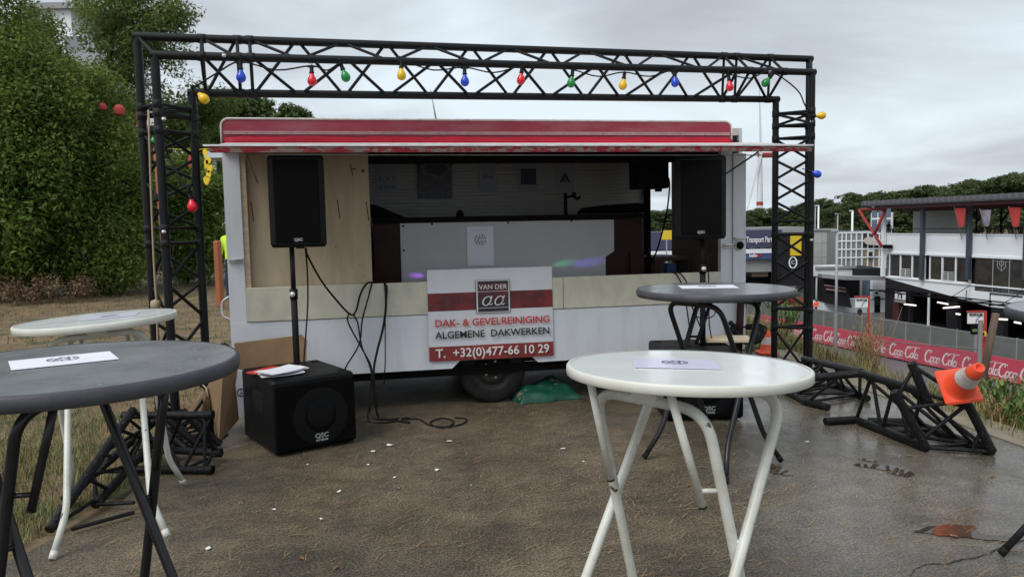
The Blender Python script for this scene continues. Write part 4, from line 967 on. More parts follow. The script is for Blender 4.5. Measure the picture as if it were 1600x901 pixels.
    # coil of black cable on the caravan's corner
    b = MB(); rr = random.Random(5); c3 = cvw(1168, 519, -.08)
    for k in range(12):
        ph = rr.uniform(-.25, .25); rx = .15 + rr.uniform(-.04, .03); o3 = Vector((rr.uniform(-.03, .03), rr.uniform(-.03, .03), rr.uniform(-.02, .02)))
        b.tube([c3 + o3 + Vector((rx * math.cos(t_), .10 * math.sin(t_), .055 * math.sin(t_ + ph) + .02 * math.cos(2 * t_))) for t_ in [2 * math.pi * i / 20 for i in range(20)]], .009, 6, closed=True)
    b.tube([c3 + Vector((-.1, 0, .04)), c3 + Vector((-.16, .02, .1))], .02, 8)
    single(b, 'cable_coil', 'black_rubber', 'thick coil of black cable hung on the caravan corner jack', 'cable', c3)
build_audio()

# ------------------------------------------------------------------ standing tables
def table(label, c, h, D, dark, legs, tilt=(0, 0), paper=None, thick=.032, RL=.0165):
    """legs: turn, half widths, top and foot offsets of the two crossing tube frames, drop below the top"""
    phi, wa, wb, ta, tb, qa, qb, drop = legs
    base_rot = Euler((tilt[0], tilt[1], 0)).to_matrix() @ Matrix.Rotation(phi, 3, 'Z')
    t = thing('standing_table', label, 'table', c, rot=base_rot.to_euler(), group='round standing tables')
    top, rim, leg = ('table_grey', 'table_rim_grey', 'leg_black') if dark else ('table_white', 'table_rim_white', 'leg_white')
    r = D / 2; P = lambda b, n, m_, p=t: b.build(n, m_, p, world=False)
    b = MB(); b.lathe([(0, h), (r - .012, h)], 72, smooth=False); b.lathe([(r - .012, h - thick), (0, h - thick)], 72, smooth=False); P(b, 'tabletop', top)
    b = MB()
    if dark: b.lathe([(r - .012, h + .001), (r - .006, h + .001), (r, h - .006), (r + .003, h - thick * .5), (r - .002, h - thick - .004), (r - .012, h - thick - .006), (r - .012, h - thick)], 72)
    else: b.lathe([(r - .012, h + .0012), (r - .003, h + .0012), (r, h - .003), (r, h - thick - .002), (r - .004, h - thick - .004), (r - .012, h - thick - .003)], 72)
    P(b, 'edge_band', rim)
    zb = h - drop; ends = []
    for i, (s, ww, to, q) in enumerate(((1, wa, ta, qa), (-1, wb, tb, qb))):
        zz = zb - .002 * i
        side = lambda sg: [Vector((sg * ww, s * to, zz)), Vector((sg * (ww + .02), -s * q, .2)), Vector((sg * (ww + .085), -s * (q + .10), .016))]
        a = side(-1); c_ = side(1)
        pts = fillet([a[2], a[1], a[0]], .07, 5)[:-1] + fillet([a[1].lerp(a[0], .5), a[0], c_[0], c_[0].lerp(c_[1], .5)], .10, 8)[1:-1] + fillet([c_[0], c_[1], c_[2]], .07, 5)[1:]
        b = MB(); b.tube(pts, RL, 14); fr = P(b, 'leg_frame', leg); ends.append((a, c_, fr, s))
        for e_, e2 in ((pts[0], pts[1]), (pts[-1], pts[-2])):
            d = (e2 - e_).normalized(); b = MB(); b.tube([e_ - d * .004, e_ + d * .035], RL + .002, 12); P(b, 'foot_cap', leg if not dark else 'black_rubber', fr)
    # bearer plate and the two folding stays that end part way down one frame's legs
    b = MB(); b.bevbox((-.15, -.20, h - thick - .018), (.15, .20, h - thick - .0005), .003); P(b, 'bearer_plate', leg)
    for s, to in ((1, ta), (-1, tb)):
        b = MB(); b.bevbox((-.05, s * to - .02, zb + .002), (.05, s * to + .02, h - thick - .0195), .003); P(b, 'hinge_block', leg)
    a, c_, fr, s = ends[1]
    for leg_, sg in ((a, -1), (c_, 1)):
        m_ = leg_[0].lerp(leg_[1], .30); e_ = m_ + Vector((-sg * .045, s * .055, 0)); top_ = Vector((leg_[0].x * .80, s * .17 * -1 if False else s * .20, h - thick - .004)) if False else Vector((leg_[0].x - sg * .06, s * (abs(tb) + .09), h - thick - .002))
        d = (e_ - top_).normalized(); b = MB(); b.tube([top_, e_ + d * .05], .0125, 12); st = P(b, 'folding_stay', leg)
        b = MB(); b.tube([e_ + d * .05, e_ + d * .056], .013, 12); P(b, 'end_plug', 'black_rubber', st)
        b = MB(); b.tube([e_, m_], .008, 8); P(b, 'stay_pin', leg, st)
    for la, lb in zip(ends[0][:2], ends[1][:2]):
        best = min(((la[0].lerp(la[1], i / 20) - lb[0].lerp(lb[1], j / 20)).length, i, j) for i in range(8, 20) for j in range(8, 20))
        if best[0] < .09: b = MB(); b.tube([la[0].lerp(la[1], best[1] / 20), lb[0].lerp(lb[1], best[2] / 20)], .009, 8); P(b, 'pivot_pin', leg)
    if paper:
        x, y, a_, pw, ph = paper
        mt = Matrix.Translation(Vector(c)) @ Euler((tilt[0], tilt[1], 0)).to_matrix().to_4x4()
        o = thing('paper_sheet', paper_labels.pop(0), 'paper', mt @ Vector((x, y, h + .0022)), rot=(Euler((tilt[0], tilt[1], 0)).to_matrix() @ Matrix.Rotation(a_, 3, 'Z')).to_euler(), group='paper sheets on the standing tables')
        b = MB(); b.bbox((-pw / 2, -ph / 2, 0), (pw / 2, ph / 2, .0014)); b.build('sheet', 'wet_paper' if not dark else 'paper', o, world=False)
        emblem(Matrix.Translation((0, ph * .10, .0024)), pw * .16).build('emblem', 'ink', o, world=False)
    return t
paper_labels = ['wet white paper with a round emblem on the nearest white table', 'white paper with a round emblem on the grey table at the caravan', 'white paper with a round emblem on the big grey table at left', 'pale wet paper stuck on the tilted white table top']
def build_tables():
    c = AT(1064, 571, 2.44); table('white round standing table nearest the camera with a wet paper on it', (c.x, c.y, 0), 1.102, .775, False, (-.853, .245, .215, .17, .20, .285, .06, .085), tilt=(R(-1.7), R(1.3)), paper=(-.03, .03, R(-8), .27, .20), thick=.026)
    c = AT(1117, 445, 4.95); table('grey round standing table in front of the right speaker', (c.x, c.y, 0), 1.135, .995, True, (2.215, .206, .244, .218, .144, .198, .214, .085), paper=(-.02, .1, R(-6), .36, .25), thick=.04)
    c = AT(112, 570, 2.47); table('large grey round standing table cut off by the left picture edge', (c.x, c.y, 0), 1.15, 1.02, True, (1.104, .206, .251, .2, .123, .219, .10, .085), paper=(-.06, .06, R(35), .30, .21), thick=.042)
    c = AT(168, 495, 4.15); table('white standing table with a tilted top standing on the dry grass', (c.x, c.y, 0), 1.115, .79, False, (-2.76, .233, .17, .065, .2, .33, .36, .085), tilt=(R(.5), R(-2.6)), paper=(.05, .03, R(20), .28, .20))
    table('grey standing table mostly outside the right edge of the photo', (2.69, 3.26, 0), 1.15, 1.02, True, (.45, .25, .25, .15, .15, .27, .27, .085), thick=.04)
build_tables()

# ------------------------------------------------------------------ cardboard, sandbag, scraps
def build_bits():
    V = Vector
    def sheet(name, label, pts, dvec, mname='cardboard', cat='cardboard'):
        t = thing(name, label, cat, min(pts, key=lambda p: p.z)); b = MB(); b.prism(pts, dvec); b.build('sheet', mname, t); return t
    pl = [cvw(366, 537, -.30), cvw(455, 526, -.30), cvw(470, 523, -.30), cvw(479, 533, -.30), cvw(477, 600, -.30), cvw(374, 600, -.30)]
    sheet('cardboard_box', 'flat brown cardboard standing between the subwoofer and the caravan', pl, CN * .05)
    # bent brown sheet and the white one with print behind the left subwoofer
    t = thing('cardboard_box', 'torn open brown cardboard box curling beside the left subwoofer', 'cardboard', AT(345, 690, 5.55))
    b = MB(); pts = [AT(326, 602, 5.55), AT(348, 583, 5.6), AT(372, 562, 5.7), AT(366, 600, 5.7), AT(372, 655, 5.75), AT(342, 690, 5.5), AT(334, 660, 5.5)]
    b.prism(pts, (0.004, .012, 0)); b.build('front_panel', 'cardboard', t)
    b = MB(); pts = [AT(372, 560, 5.75), AT(330, 585, 5.9), AT(300, 635, 5.95), AT(283, 650, 6.0), AT(300, 680, 6.0), AT(330, 675, 5.9), AT(326, 602, 5.57)]
    b.prism(pts, (0.004, .012, 0)); b.build('side_panel', 'cardboard', t)
    b = MB(); b.tube([AT(316, 600, 5.6), AT(322, 606, 5.58), AT(326, 620, 5.56)], .005, 6); b.build('torn_edge', 'pale_wood', t)
    p = AT(349, 625, 5.52); lettering('54', .05, 'ink', plane_mtx(p, (.05, -.02, -1), (1, 0, .05)), None) if False else None
    me = text_mesh('54', .05, 'ink', plane_mtx(W2L[t.name] @ AT(349, 625, 5.53), (.1, .1, -1), (1, 0, .1))); link('lettering', me, t)
    t = thing('cardboard_box', 'white printed carton panel wedged beside the left subwoofer', 'carton', AT(371, 655, 5.78))
    b = MB(); b.prism([AT(359, 602, 5.72), AT(371, 577, 5.76), AT(390, 580, 5.80), AT(392, 645, 5.80), AT(371, 656, 5.76)], (.003, .012, 0)); b.build('panel', 'paper', t)
    mm = plane_mtx(W2L[t.name] @ AT(377, 613, 5.735), (.12, .02, -1), (1, .25, .1)); b = ribbons([(arc(0, 0, .028, .028, 0, 360, 18), .012), ([(-.02, 0), (.0, 0), (.015, .012)], .01), ([(0, 0), (.015, -.012)], .01)], mm); b.build('print', 'ink', t, world=False)
    me = text_mesh('behringer', .03, 'ink', plane_mtx(W2L[t.name] @ AT(371, 622, 5.72), (.12, .02, -1), (1, .25, .1)), width=.14) if False else None
    # green sandbag against the wheel
    n1, n2 = 22, 12; vs = []; fs = []
    a, c = G(812, 632), G(908, 622); ax = (c - a).normalized(); ay = V((-ax.y, ax.x, 0)); Lb = (c - a).length
    for j in range(n2 + 1):
        for i in range(n1 + 1):
            s, r_ = i / n1, j / n2
            e_ = (min(1, math.sin(math.pi * s) * 2.2) ** .6) * (min(1, math.sin(math.pi * r_) * 1.6) ** .6)
            hz = (.065 + .15 * math.exp(-((s - .66) / .24) ** 2) * r_ ** 1.2 + .04 * math.exp(-((s - .2) / .22) ** 2)) * e_ + (.006 * math.sin(s * 21 + r_ * 7) + .014 * math.sin(r_ * 13 + s * 3) + .008 * math.sin(s * 9 - r_ * 17)) * e_
            p = a + ax * (Lb * (s + .02 * math.sin(9 * r_))) + ay * (.36 * r_ - .02 + .015 * math.sin(11 * s)); vs.append((p.x, p.y, .012 + max(0, hz)))
    N = len(vs); vs += [(p[0], p[1], .004) for p in vs]; w_ = n1 + 1
    fs = [(j * w_ + i, j * w_ + i + 1, (j + 1) * w_ + i + 1, (j + 1) * w_ + i) for j in range(n2) for i in range(n1)]
    rim_ = [i for i in range(w_)] + [j * w_ + n1 for j in range(1, n2 + 1)] + [n2 * w_ + i for i in range(n1 - 1, -1, -1)] + [j * w_ for j in range(n2 - 1, 0, -1)]
    fs += [(rim_[k], N + rim_[k], N + rim_[(k + 1) % len(rim_)], rim_[(k + 1) % len(rim_)]) for k in range(len(rim_))]
    b = MB(); b.add(vs, fs, 0, True); single(b, 'sandbag', 'sack_green', 'dirty green plastic sack wedged behind the caravan wheel', 'sack', a)
    # white scraps on the asphalt
    spots = [(702, 690, .05), (683, 735, .045), (617, 747, .03), (583, 706, .045), (610, 696, .07), (530, 769, .03), (502, 812, .03), (736, 759, .02), (880, 702, .05), (428, 797, .03), (325, 858, .04), (942, 692, .025), (481, 727, .025), (1261, 691, .04), (575, 727, .03), (912, 722, .025)]
    scrap_words = ['white scrap on the asphalt between sack and right leg of the left subwoofer, farthest one', 'largest white scrap on the open asphalt in front of the wheel', 'white scrap halfway between the subwoofer and the nearest white table', 'white scrap just off the front right corner of the left subwoofer', 'thin white stick of litter right of the left subwoofer', 'white crumb in front of the left subwoofer badge', 'white crumb well in front of the left subwoofer, in open asphalt', 'tiny white scrap right of the largest one',
                   'white scrap just left of the nearest white table legs', 'white scrap at the grass edge, near the crossing grey legs', 'white scrap nearest the camera beside the big grey table', 'tiny white scrap behind the leg of the nearest white table', 'white scrap hard against the front of the left subwoofer', 'white scrap on the wet part behind the white table, near the loose truss', 'small white scrap beyond the subwoofer corner, second one out', 'white scrap beside the farther leg of the nearest white table']
    for i, (x, y, s) in enumerate(spots):
        s *= .64; rr = random.Random(i); b = MB(); n = 8; pts = []
        for k in range(n):
            t_ = 2 * math.pi * k / n; f = rr.uniform(.55, 1.1); pts.append((s * f * math.cos(t_) * .7, s * f * math.sin(t_) * .55, .004 + rr.uniform(0, .008)))
        b.prism(pts, (0, 0, .002)); o = b.build('paper_scrap', 'scrap_white', None, label=scrap_words[i], cat='litter', group='white scraps on the asphalt'); o.location = G(x, y)
    for i, (x, y) in enumerate(((1167, 706), (1550, 745), (1585, 861), (622, 763), (960, 760), (1075, 759), (1491, 839), (525, 888), (472, 873), (1425, 713))):
        rr = random.Random(90 + i); s = .02; b = MB(); b.add([(-s, 0, .006), (-s * .3, -s * .5, .010), (s * .8, -s * .3, .005), (s * 1.2, 0, .012), (s * .7, s * .4, .006), (-s * .3, s * .5, .011)], [(0, 1, 2, 3, 4, 5)]); b.add([(-s * 1.6, 0, .006), (-s, .002, .008), (-s, -.002, .008)], [(0, 1, 2)])
        o = b.build('fallen_leaf', 'leaf_orange', None, label=('orange leaf on wet asphalt near the feet of the grey table at the caravan', 'orange leaf beyond the puddle mirroring the cone, toward the kerb', 'orange leaf beside the pavement crack at the right edge', 'orange leaf on open asphalt right of the biggest white scraps', 'orange leaf between the legs of the nearest white table', 'orange leaf right under the nearest white table, behind its stays', 'orange leaf lying in the puddle that mirrors the cone', 'orange leaf nearest the camera on the brown asphalt', 'orange leaf just behind the one nearest the camera', 'orange leaf by the small puddles in front of the loose truss')[i], cat='leaf', group='fallen leaves on the asphalt'); o.location = G(x, y); o.rotation_euler = (0, 0, rr.uniform(0, 6))
build_bits()

# ------------------------------------------------------------------ needles and grass
def blades(name, pos, length, width, az, lean, mname, label=None, seed=0):
    """many bent blades: two quads each, built with numpy"""
    n = len(pos); d = np.stack([np.cos(az), np.sin(az), np.zeros(n)], 1); s = np.stack([-np.sin(az), np.cos(az), np.zeros(n)], 1) * width[:, None]
    up_ = np.array([0, 0, 1.0]); m_ = pos + (up_ * np.cos(lean * .5)[:, None] + d * np.sin(lean * .5)[:, None]) * (length * .55)[:, None]
    tip = m_ + (up_ * np.cos(lean)[:, None] + d * np.sin(lean)[:, None]) * (length * .5)[:, None]
    v = np.stack([pos - s, pos + s, m_ + s * .7, m_ - s * .7, tip], 1).reshape(-1, 3)
    o = np.arange(n)[:, None] * 5
    loops = np.concatenate([o + np.array([0, 1, 2, 3]), o + np.array([3, 2, 4])], 1).reshape(-1)
    me = bpy.data.meshes.new(name); me.vertices.add(len(v)); me.vertices.foreach_set('co', v.astype(np.float32).reshape(-1))
    me.loops.add(len(loops)); me.loops.foreach_set('vertex_index', loops.astype(np.int32))
    st = (np.arange(n)[:, None] * 7 + np.array([0, 4])).reshape(-1); me.polygons.add(2 * n); me.polygons.foreach_set('loop_start', st.astype(np.int32))
    me.update(calc_edges=True); me.validate(); me.materials.append(M[mname]); return me
def build_needles():
    n = 15000
    x = rng.uniform(-2.4, 3.2, n * 2); y = 2.2 + 6.0 * rng.uniform(0, 1, n * 2) ** 1.3
    dens = .5 + .5 * np.sin(x * 2.1 + 1.3 * np.sin(y * 1.7)) * np.sin(y * 2.6 + 1.1 * np.sin(x * 2.3)); keep = rng.uniform(0, 1, n * 2) < (.10 + .9 * dens ** 3) * np.clip(1.05 - .28 * np.clip(x - .2, 0, 3), .15, 1); x = x[keep]; y = y[keep]; n = len(x)
    pos = np.stack([x, y, np.full(n, .004)], 1); az = rng.normal(.35, .75, n)
    me = blades('pine_needles', pos, rng.uniform(.02, .085, n), rng.uniform(.0005, .0015, n), az, np.full(n, R(91.2)) - rng.uniform(0, .03, n), 'litter_needle')
    v = np.zeros(len(me.vertices) * 3); me.vertices.foreach_get('co', v); v = v.reshape(-1, 3); v[:, 2] = np.clip(v[:, 2], .003, .012) ; me.vertices.foreach_set('co', v.reshape(-1).astype(np.float32))
    k = 2600; x2 = rng.uniform(-2.3, 2.6, k); y2 = 2.3 + 5.2 * rng.uniform(0, 1, k) ** 1.2
    m2 = blades('long_straws', np.stack([x2, y2, np.full(k, .005)], 1), rng.uniform(.05, .15, k), rng.uniform(.0009, .0021, k), rng.normal(.4, .6, k), np.full(k, R(91)), 'weed_dry')
    v2 = np.zeros(len(m2.vertices) * 3); m2.vertices.foreach_get('co', v2); v2 = v2.reshape(-1, 3); v2[:, 2] = np.clip(v2[:, 2], .004, .013); m2.vertices.foreach_set('co', v2.reshape(-1).astype(np.float32))
    link('long_straws', m2, None, 'longer pale straws lying across the brown asphalt', 'straw', None, 'stuff')
    link('pine_needles', me, None, 'brown pine needles scattered over the wet asphalt', 'needles', None, 'stuff')
build_needles()
def build_grass():
    def field(name, label, n, xr, yr, hr, wr, mname, test=None, seed=1):
        x = rng.uniform(*xr, n); y = yr[0] + (yr[1] - yr[0]) * rng.uniform(0, 1, n) ** 1.5
        ok = np.array([test(a, b_) for a, b_ in zip(x, y)]) if test else np.ones(n, bool)
        x, y = x[ok], y[ok]; m_ = len(x); z = np.array([gz(a, b_) for a, b_ in zip(x, y)])
        cl = (.5 + .5 * np.sin(x * 3.1 + np.sin(y * 2.3) * 2) * np.sin(y * 2.7)); h = rng.uniform(*hr, m_) * (.5 + .9 * cl)
        me = blades(name, np.stack([x, y, z], 1), h, rng.uniform(*wr, m_), rng.uniform(0, 6.283, m_), rng.uniform(.3, 1.35, m_), mname)
        link(name, me, None, label, 'grass', None, 'stuff')
    left = lambda a, b_: a < -2.42 - .12 * abs(b_ - 4.5) + .0 and a > -1.0 * b_ - 1
    field('dry_grass', 'dry brown grass on the earth left of the asphalt', 36000, (-7, -2.3), (2.4, 8), (.03, .085), (.0012, .003), 'grass_dry', left)
    field('green_grass', 'greenish grass tufts left of the asphalt', 22000, (-4.8, -2.3), (2.4, 6.8), (.03, .10), (.0012, .003), 'grass_green', lambda a, b_: left(a, b_) and math.sin(a * 3 + 1) * math.sin(b_ * 2.2) > -.35)
    field('far_grass', 'sparse dry grass out to the hedge', 16000, (-16, -3), (8, 22), (.03, .10), (.003, .007), 'grass_dry', lambda a, b_: a > -.62 * b_ - 2)
    edge = lambda a, b_: a > 3.36 + .17 - .0 + (0 if b_ < 5 else -.07 * (b_ - 5))
    field('bank_grass', 'mixed green and dry grass on the bank beyond the kerb', 30000, (3.1, 9), (3.5, 16), (.08, .30), (.002, .005), 'grass_green', edge)
    field('bank_dry_grass', 'dry straw coloured grass on the bank beyond the kerb', 22000, (3.1, 8), (3.5, 14), (.08, .28), (.0015, .004), 'weed_dry', edge)
    field('verge_grass', 'green grass behind the right truss column', 9000, (2.2, 4.5), (9.2, 16), (.06, .2), (.003, .006), 'grass_green', None)
build_grass()
def weed(label, base, h, spread, n, mname, leafy, seed, stem='weed_dry'):
    rr = np.random.default_rng(seed); t = thing('weed', label, 'plant', base, group='weeds beyond the kerb')
    b = MB(); pos = []
    for k in range(n):
        az = rr.uniform(0, 6.28); ln = rr.uniform(.05, .5) * spread; hh = h * rr.uniform(.55, 1.0)
        p0 = Vector((rr.uniform(-.05, .05) * spread * 3, rr.uniform(-.05, .05) * spread * 3, 0)); p2 = p0 + Vector((math.cos(az) * ln, math.sin(az) * ln, hh)); p1 = p0.lerp(p2, .5) + Vector((0, 0, hh * .08))
        b.tube([p0, p1, p2], [.004, .003, .0015], 4)
        for i in range(leafy):
            s = rr.uniform(.25, 1.0); q = p0.lerp(p1, s * 2) if s < .5 else p1.lerp(p2, s * 2 - 1); pos.append(tuple(q))
    b.build('stems', stem, t, world=False)
    pos = np.array(pos); m_ = len(pos)
    me = blades('leaves', pos, rr.uniform(.03, .09, m_) * (1 if mname == 'weed_green' else .6), rr.uniform(.004, .012, m_) * (1 if mname == 'weed_green' else .4), rr.uniform(0, 6.28, m_), rr.uniform(.4, 1.5, m_), mname); o = link('leaves', me, t); o['kind'] = 'stuff'
def gp(x, y): 
    p = Vector((x, y, gz(x, y))); return p
weed('tall dry brown weed behind the middle of the loose truss', gp(4.35, 9.2), .95, .55, 34, 'weed_dry', 26, 1)
weed('dry brown weed left of the tallest one, at the mesh fence', gp(4.0, 8.7), .62, .5, 26, 'weed_dry', 20, 2)
weed('bushy green weed right of the orange cone', gp(3.98, 6.25), .46, .42, 46, 'weed_green', 30, 3, 'weed_green')
weed('broad green weed at the right picture edge beyond the kerb', gp(3.95, 5.85), .36, .5, 46, 'weed_green', 30, 4, 'weed_green')
weed('leafy green sapling in front of the red hoarding', gp(4.35, 9.6), .62, .4, 14, 'weed_green', 26, 5, 'weed_green')
weed('low green weed between the right column and the mesh fence', gp(3.7, 10.4), .7, .7, 30, 'weed_green', 26, 6, 'weed_green')
weed('yellowish weed below the cone at the kerb', gp(3.75, 5.9), .3, .5, 26, 'weed_dry', 22, 7)
weed('green weed on the bank under the leaning stake', gp(4.25, 7.4), .4, .5, 26, 'weed_green', 24, 8, 'weed_green')

# ------------------------------------------------------------------ mesh fence on the bank
def build_mesh_fence():
    p0 = AT(1306, 490, 10.6); p1 = AT(1531, 545, 7.6)
    t = thing('mesh_fence', 'sagging wire mesh fence along the bank beyond the loose truss', 'fence', (p0.x, p0.y, gz(p0.x, p0.y)))
    for (a, r_, px) in ((p0, .026, 0), (Vector((p1.x, p1.y, AT(1535, 500, 7.6).z)), .022, 1)):
        bar('post', (a.x, a.y, gz(a.x, a.y) - .3), (a.x, a.y, a.z), r_, 'fence_post', t, 10)
    a, c = Vector((p0.x + .02, p0.y, AT(1320, 531, 10.4).z)), Vector((p1.x, p1.y, p1.z))
    bar('top_wire', a, c, .006, 'fence_wire', t)
    b = MB(); n = 58; low = lambda p: Vector((p.x, p.y, min(gz(p.x, p.y) + .02, p.z - .3)))
    for i in range(n + 1):
        q = a.lerp(c, i / n); b.tube([q, low(q)], .0012, 3, cap=False)
    for k in range(1, 12):
        b.tube([a.lerp(low(a), k / 12), c.lerp(low(c), k / 12)], .0012, 3, cap=False)
    o = b.build('wire_mesh', 'fence_wire', t); o['kind'] = 'stuff'
    s0, s1 = AT(1556, 490, 7.3), AT(1526, 640, 7.5)
    b = MB(); d = (s0 - s1).normalized(); b.tube([s1 - d * .35, s1.lerp(s0, .5), s0], [.034, .036, .033], 7); single(b, 'wooden_stake', 'stake', 'brown wooden stake leaning right at the end of the mesh fence', 'stake', s1 - d * .35)
build_mesh_fence()

# ------------------------------------------------------------------ the paddock below
def cola_strokes(s):
    c = []
    def C(x, k=1.0): return [(arc(x + .42, .42, .34 * k, .46 * k, 55, 320, 18), .13 * s), (arc(x + .62, .76, .10, .10, 0, 250, 8), .09 * s)]
    def o(x): return [(arc(x + .2, .2, .15, .21, 0, 360, 12), .10 * s)]
    def cc(x): return [(arc(x + .2, .2, .15, .21, 50, 320, 10), .10 * s)]
    def a(x): return o(x) + [([(x + .36, .40), (x + .35, .05), (x + .46, .02)], .10 * s)]
    def l(x): return [([(x + .16, .92), (x + .08, .5), (x + .07, .12), (x + .14, .0), (x + .26, .06)], .10 * s), ([(x + .05, .80), (x + .16, .94), (x + .22, .84)], .06 * s)]
    c += C(0) + o(.68) + cc(1.02) + a(1.34) + [([(1.86, .26), (2.02, .28)], .08 * s)] + C(1.95, .95) + o(2.62) + l(2.98) + a(3.16)
    c += [([(.55, .02), (.95, -.18), (1.5, -.14), (1.9, -.2)], (.1 * s, .02 * s)), ([(2.5, .80), (2.9, .92), (3.3, .86), (3.62, .92)], (.05 * s, .08 * s))]
    return c
def build_hoarding():
    zl = LOW
    def onl(px): 
        # the hoarding runs along a straight line away from the camera
        P0, P1 = G(1500, 583, zl), G(1200, 520, zl); n = Vector((-(P1 - P0).y, (P1 - P0).x, 0)).normalized(); return ON(px, 540, P0, n), (P0 - P1).normalized()
    a, d = onl(1185); b_, _ = onl(1612); a.z = b_.z = zl; Lt = (b_ - a).length
    t = thing('advertising_hoarding', 'long red soft drink hoarding along the road below the bank', 'hoarding', a, math.atan2(d.y, d.x))
    H = 1.52
    seg = 8.0; k = 0; x = 0.0
    while x < Lt:
        x1 = min(x + seg, Lt); b = MB(); b.bbox((x + .01, -.04, .10), (x1 - .01, .04, H)); b.build('hoarding_panel', 'cola_red', t, world=False); x = x1
    b = MB(); b.bbox((0, -.03, 0), (Lt, .06, .098)); b.build('foot_rail', 'far_dark', t, world=False)
    cs = [1209, 1249, 1285, 1322, 1363, 1412, 1470, 1532, 1592]
    for px in cs:
        p, _ = onl(px); s = (Vector((p.x, p.y, zl)) - a).dot(d); k_ = .74
        rb = ribbons(cola_strokes(1.25), plane_mtx((s - 1.35, -.052, .38), (1, 0, 0), (0, 0, 1)) @ Matrix.Diagonal((k_, k_ * 1.18, 1, 1)), shear=.28); rb.build('lettering', 'cola_white', t, world=False)
    # grey mesh-covered barrier behind it
    n = Vector((-d.y, d.x, 0))
    off = n * 5.5; a2 = a + off - d * 10; L2 = Lt + 24
    t2 = thing('barrier_fence', 'grey panel barrier between the red hoarding and the pit buildings', 'fence', a2, math.atan2(d.y, d.x))
    m_ = MB(); m_.bbox((.05, -.03, .25), (2.35, .03, 1.75)); pm = m_.mesh('panel', 'hoarding'); q = MB(); q.bbox((-.05, -.05, 0), (.05, .05, 1.85)); qm = q.mesh('post', 'fence_post')
    r_ = MB(); r_.bbox((.05, -.035, 1.752), (2.35, .035, 1.80)); rm = r_.mesh('top_rail', 'fence_post')
    for i in range(int(L2 / 2.4)):
        for nm, me in (('panel', pm), ('post', qm), ('top_rail', rm)):
            o = link(nm, me, t2); o.location = (i * 2.4, 0, 0)
    b = MB(); b.bbox((0, -.12, 0), (L2, .12, .24)); b.build('kerb_block', 'far_grey', t2, world=False)
build_hoarding()

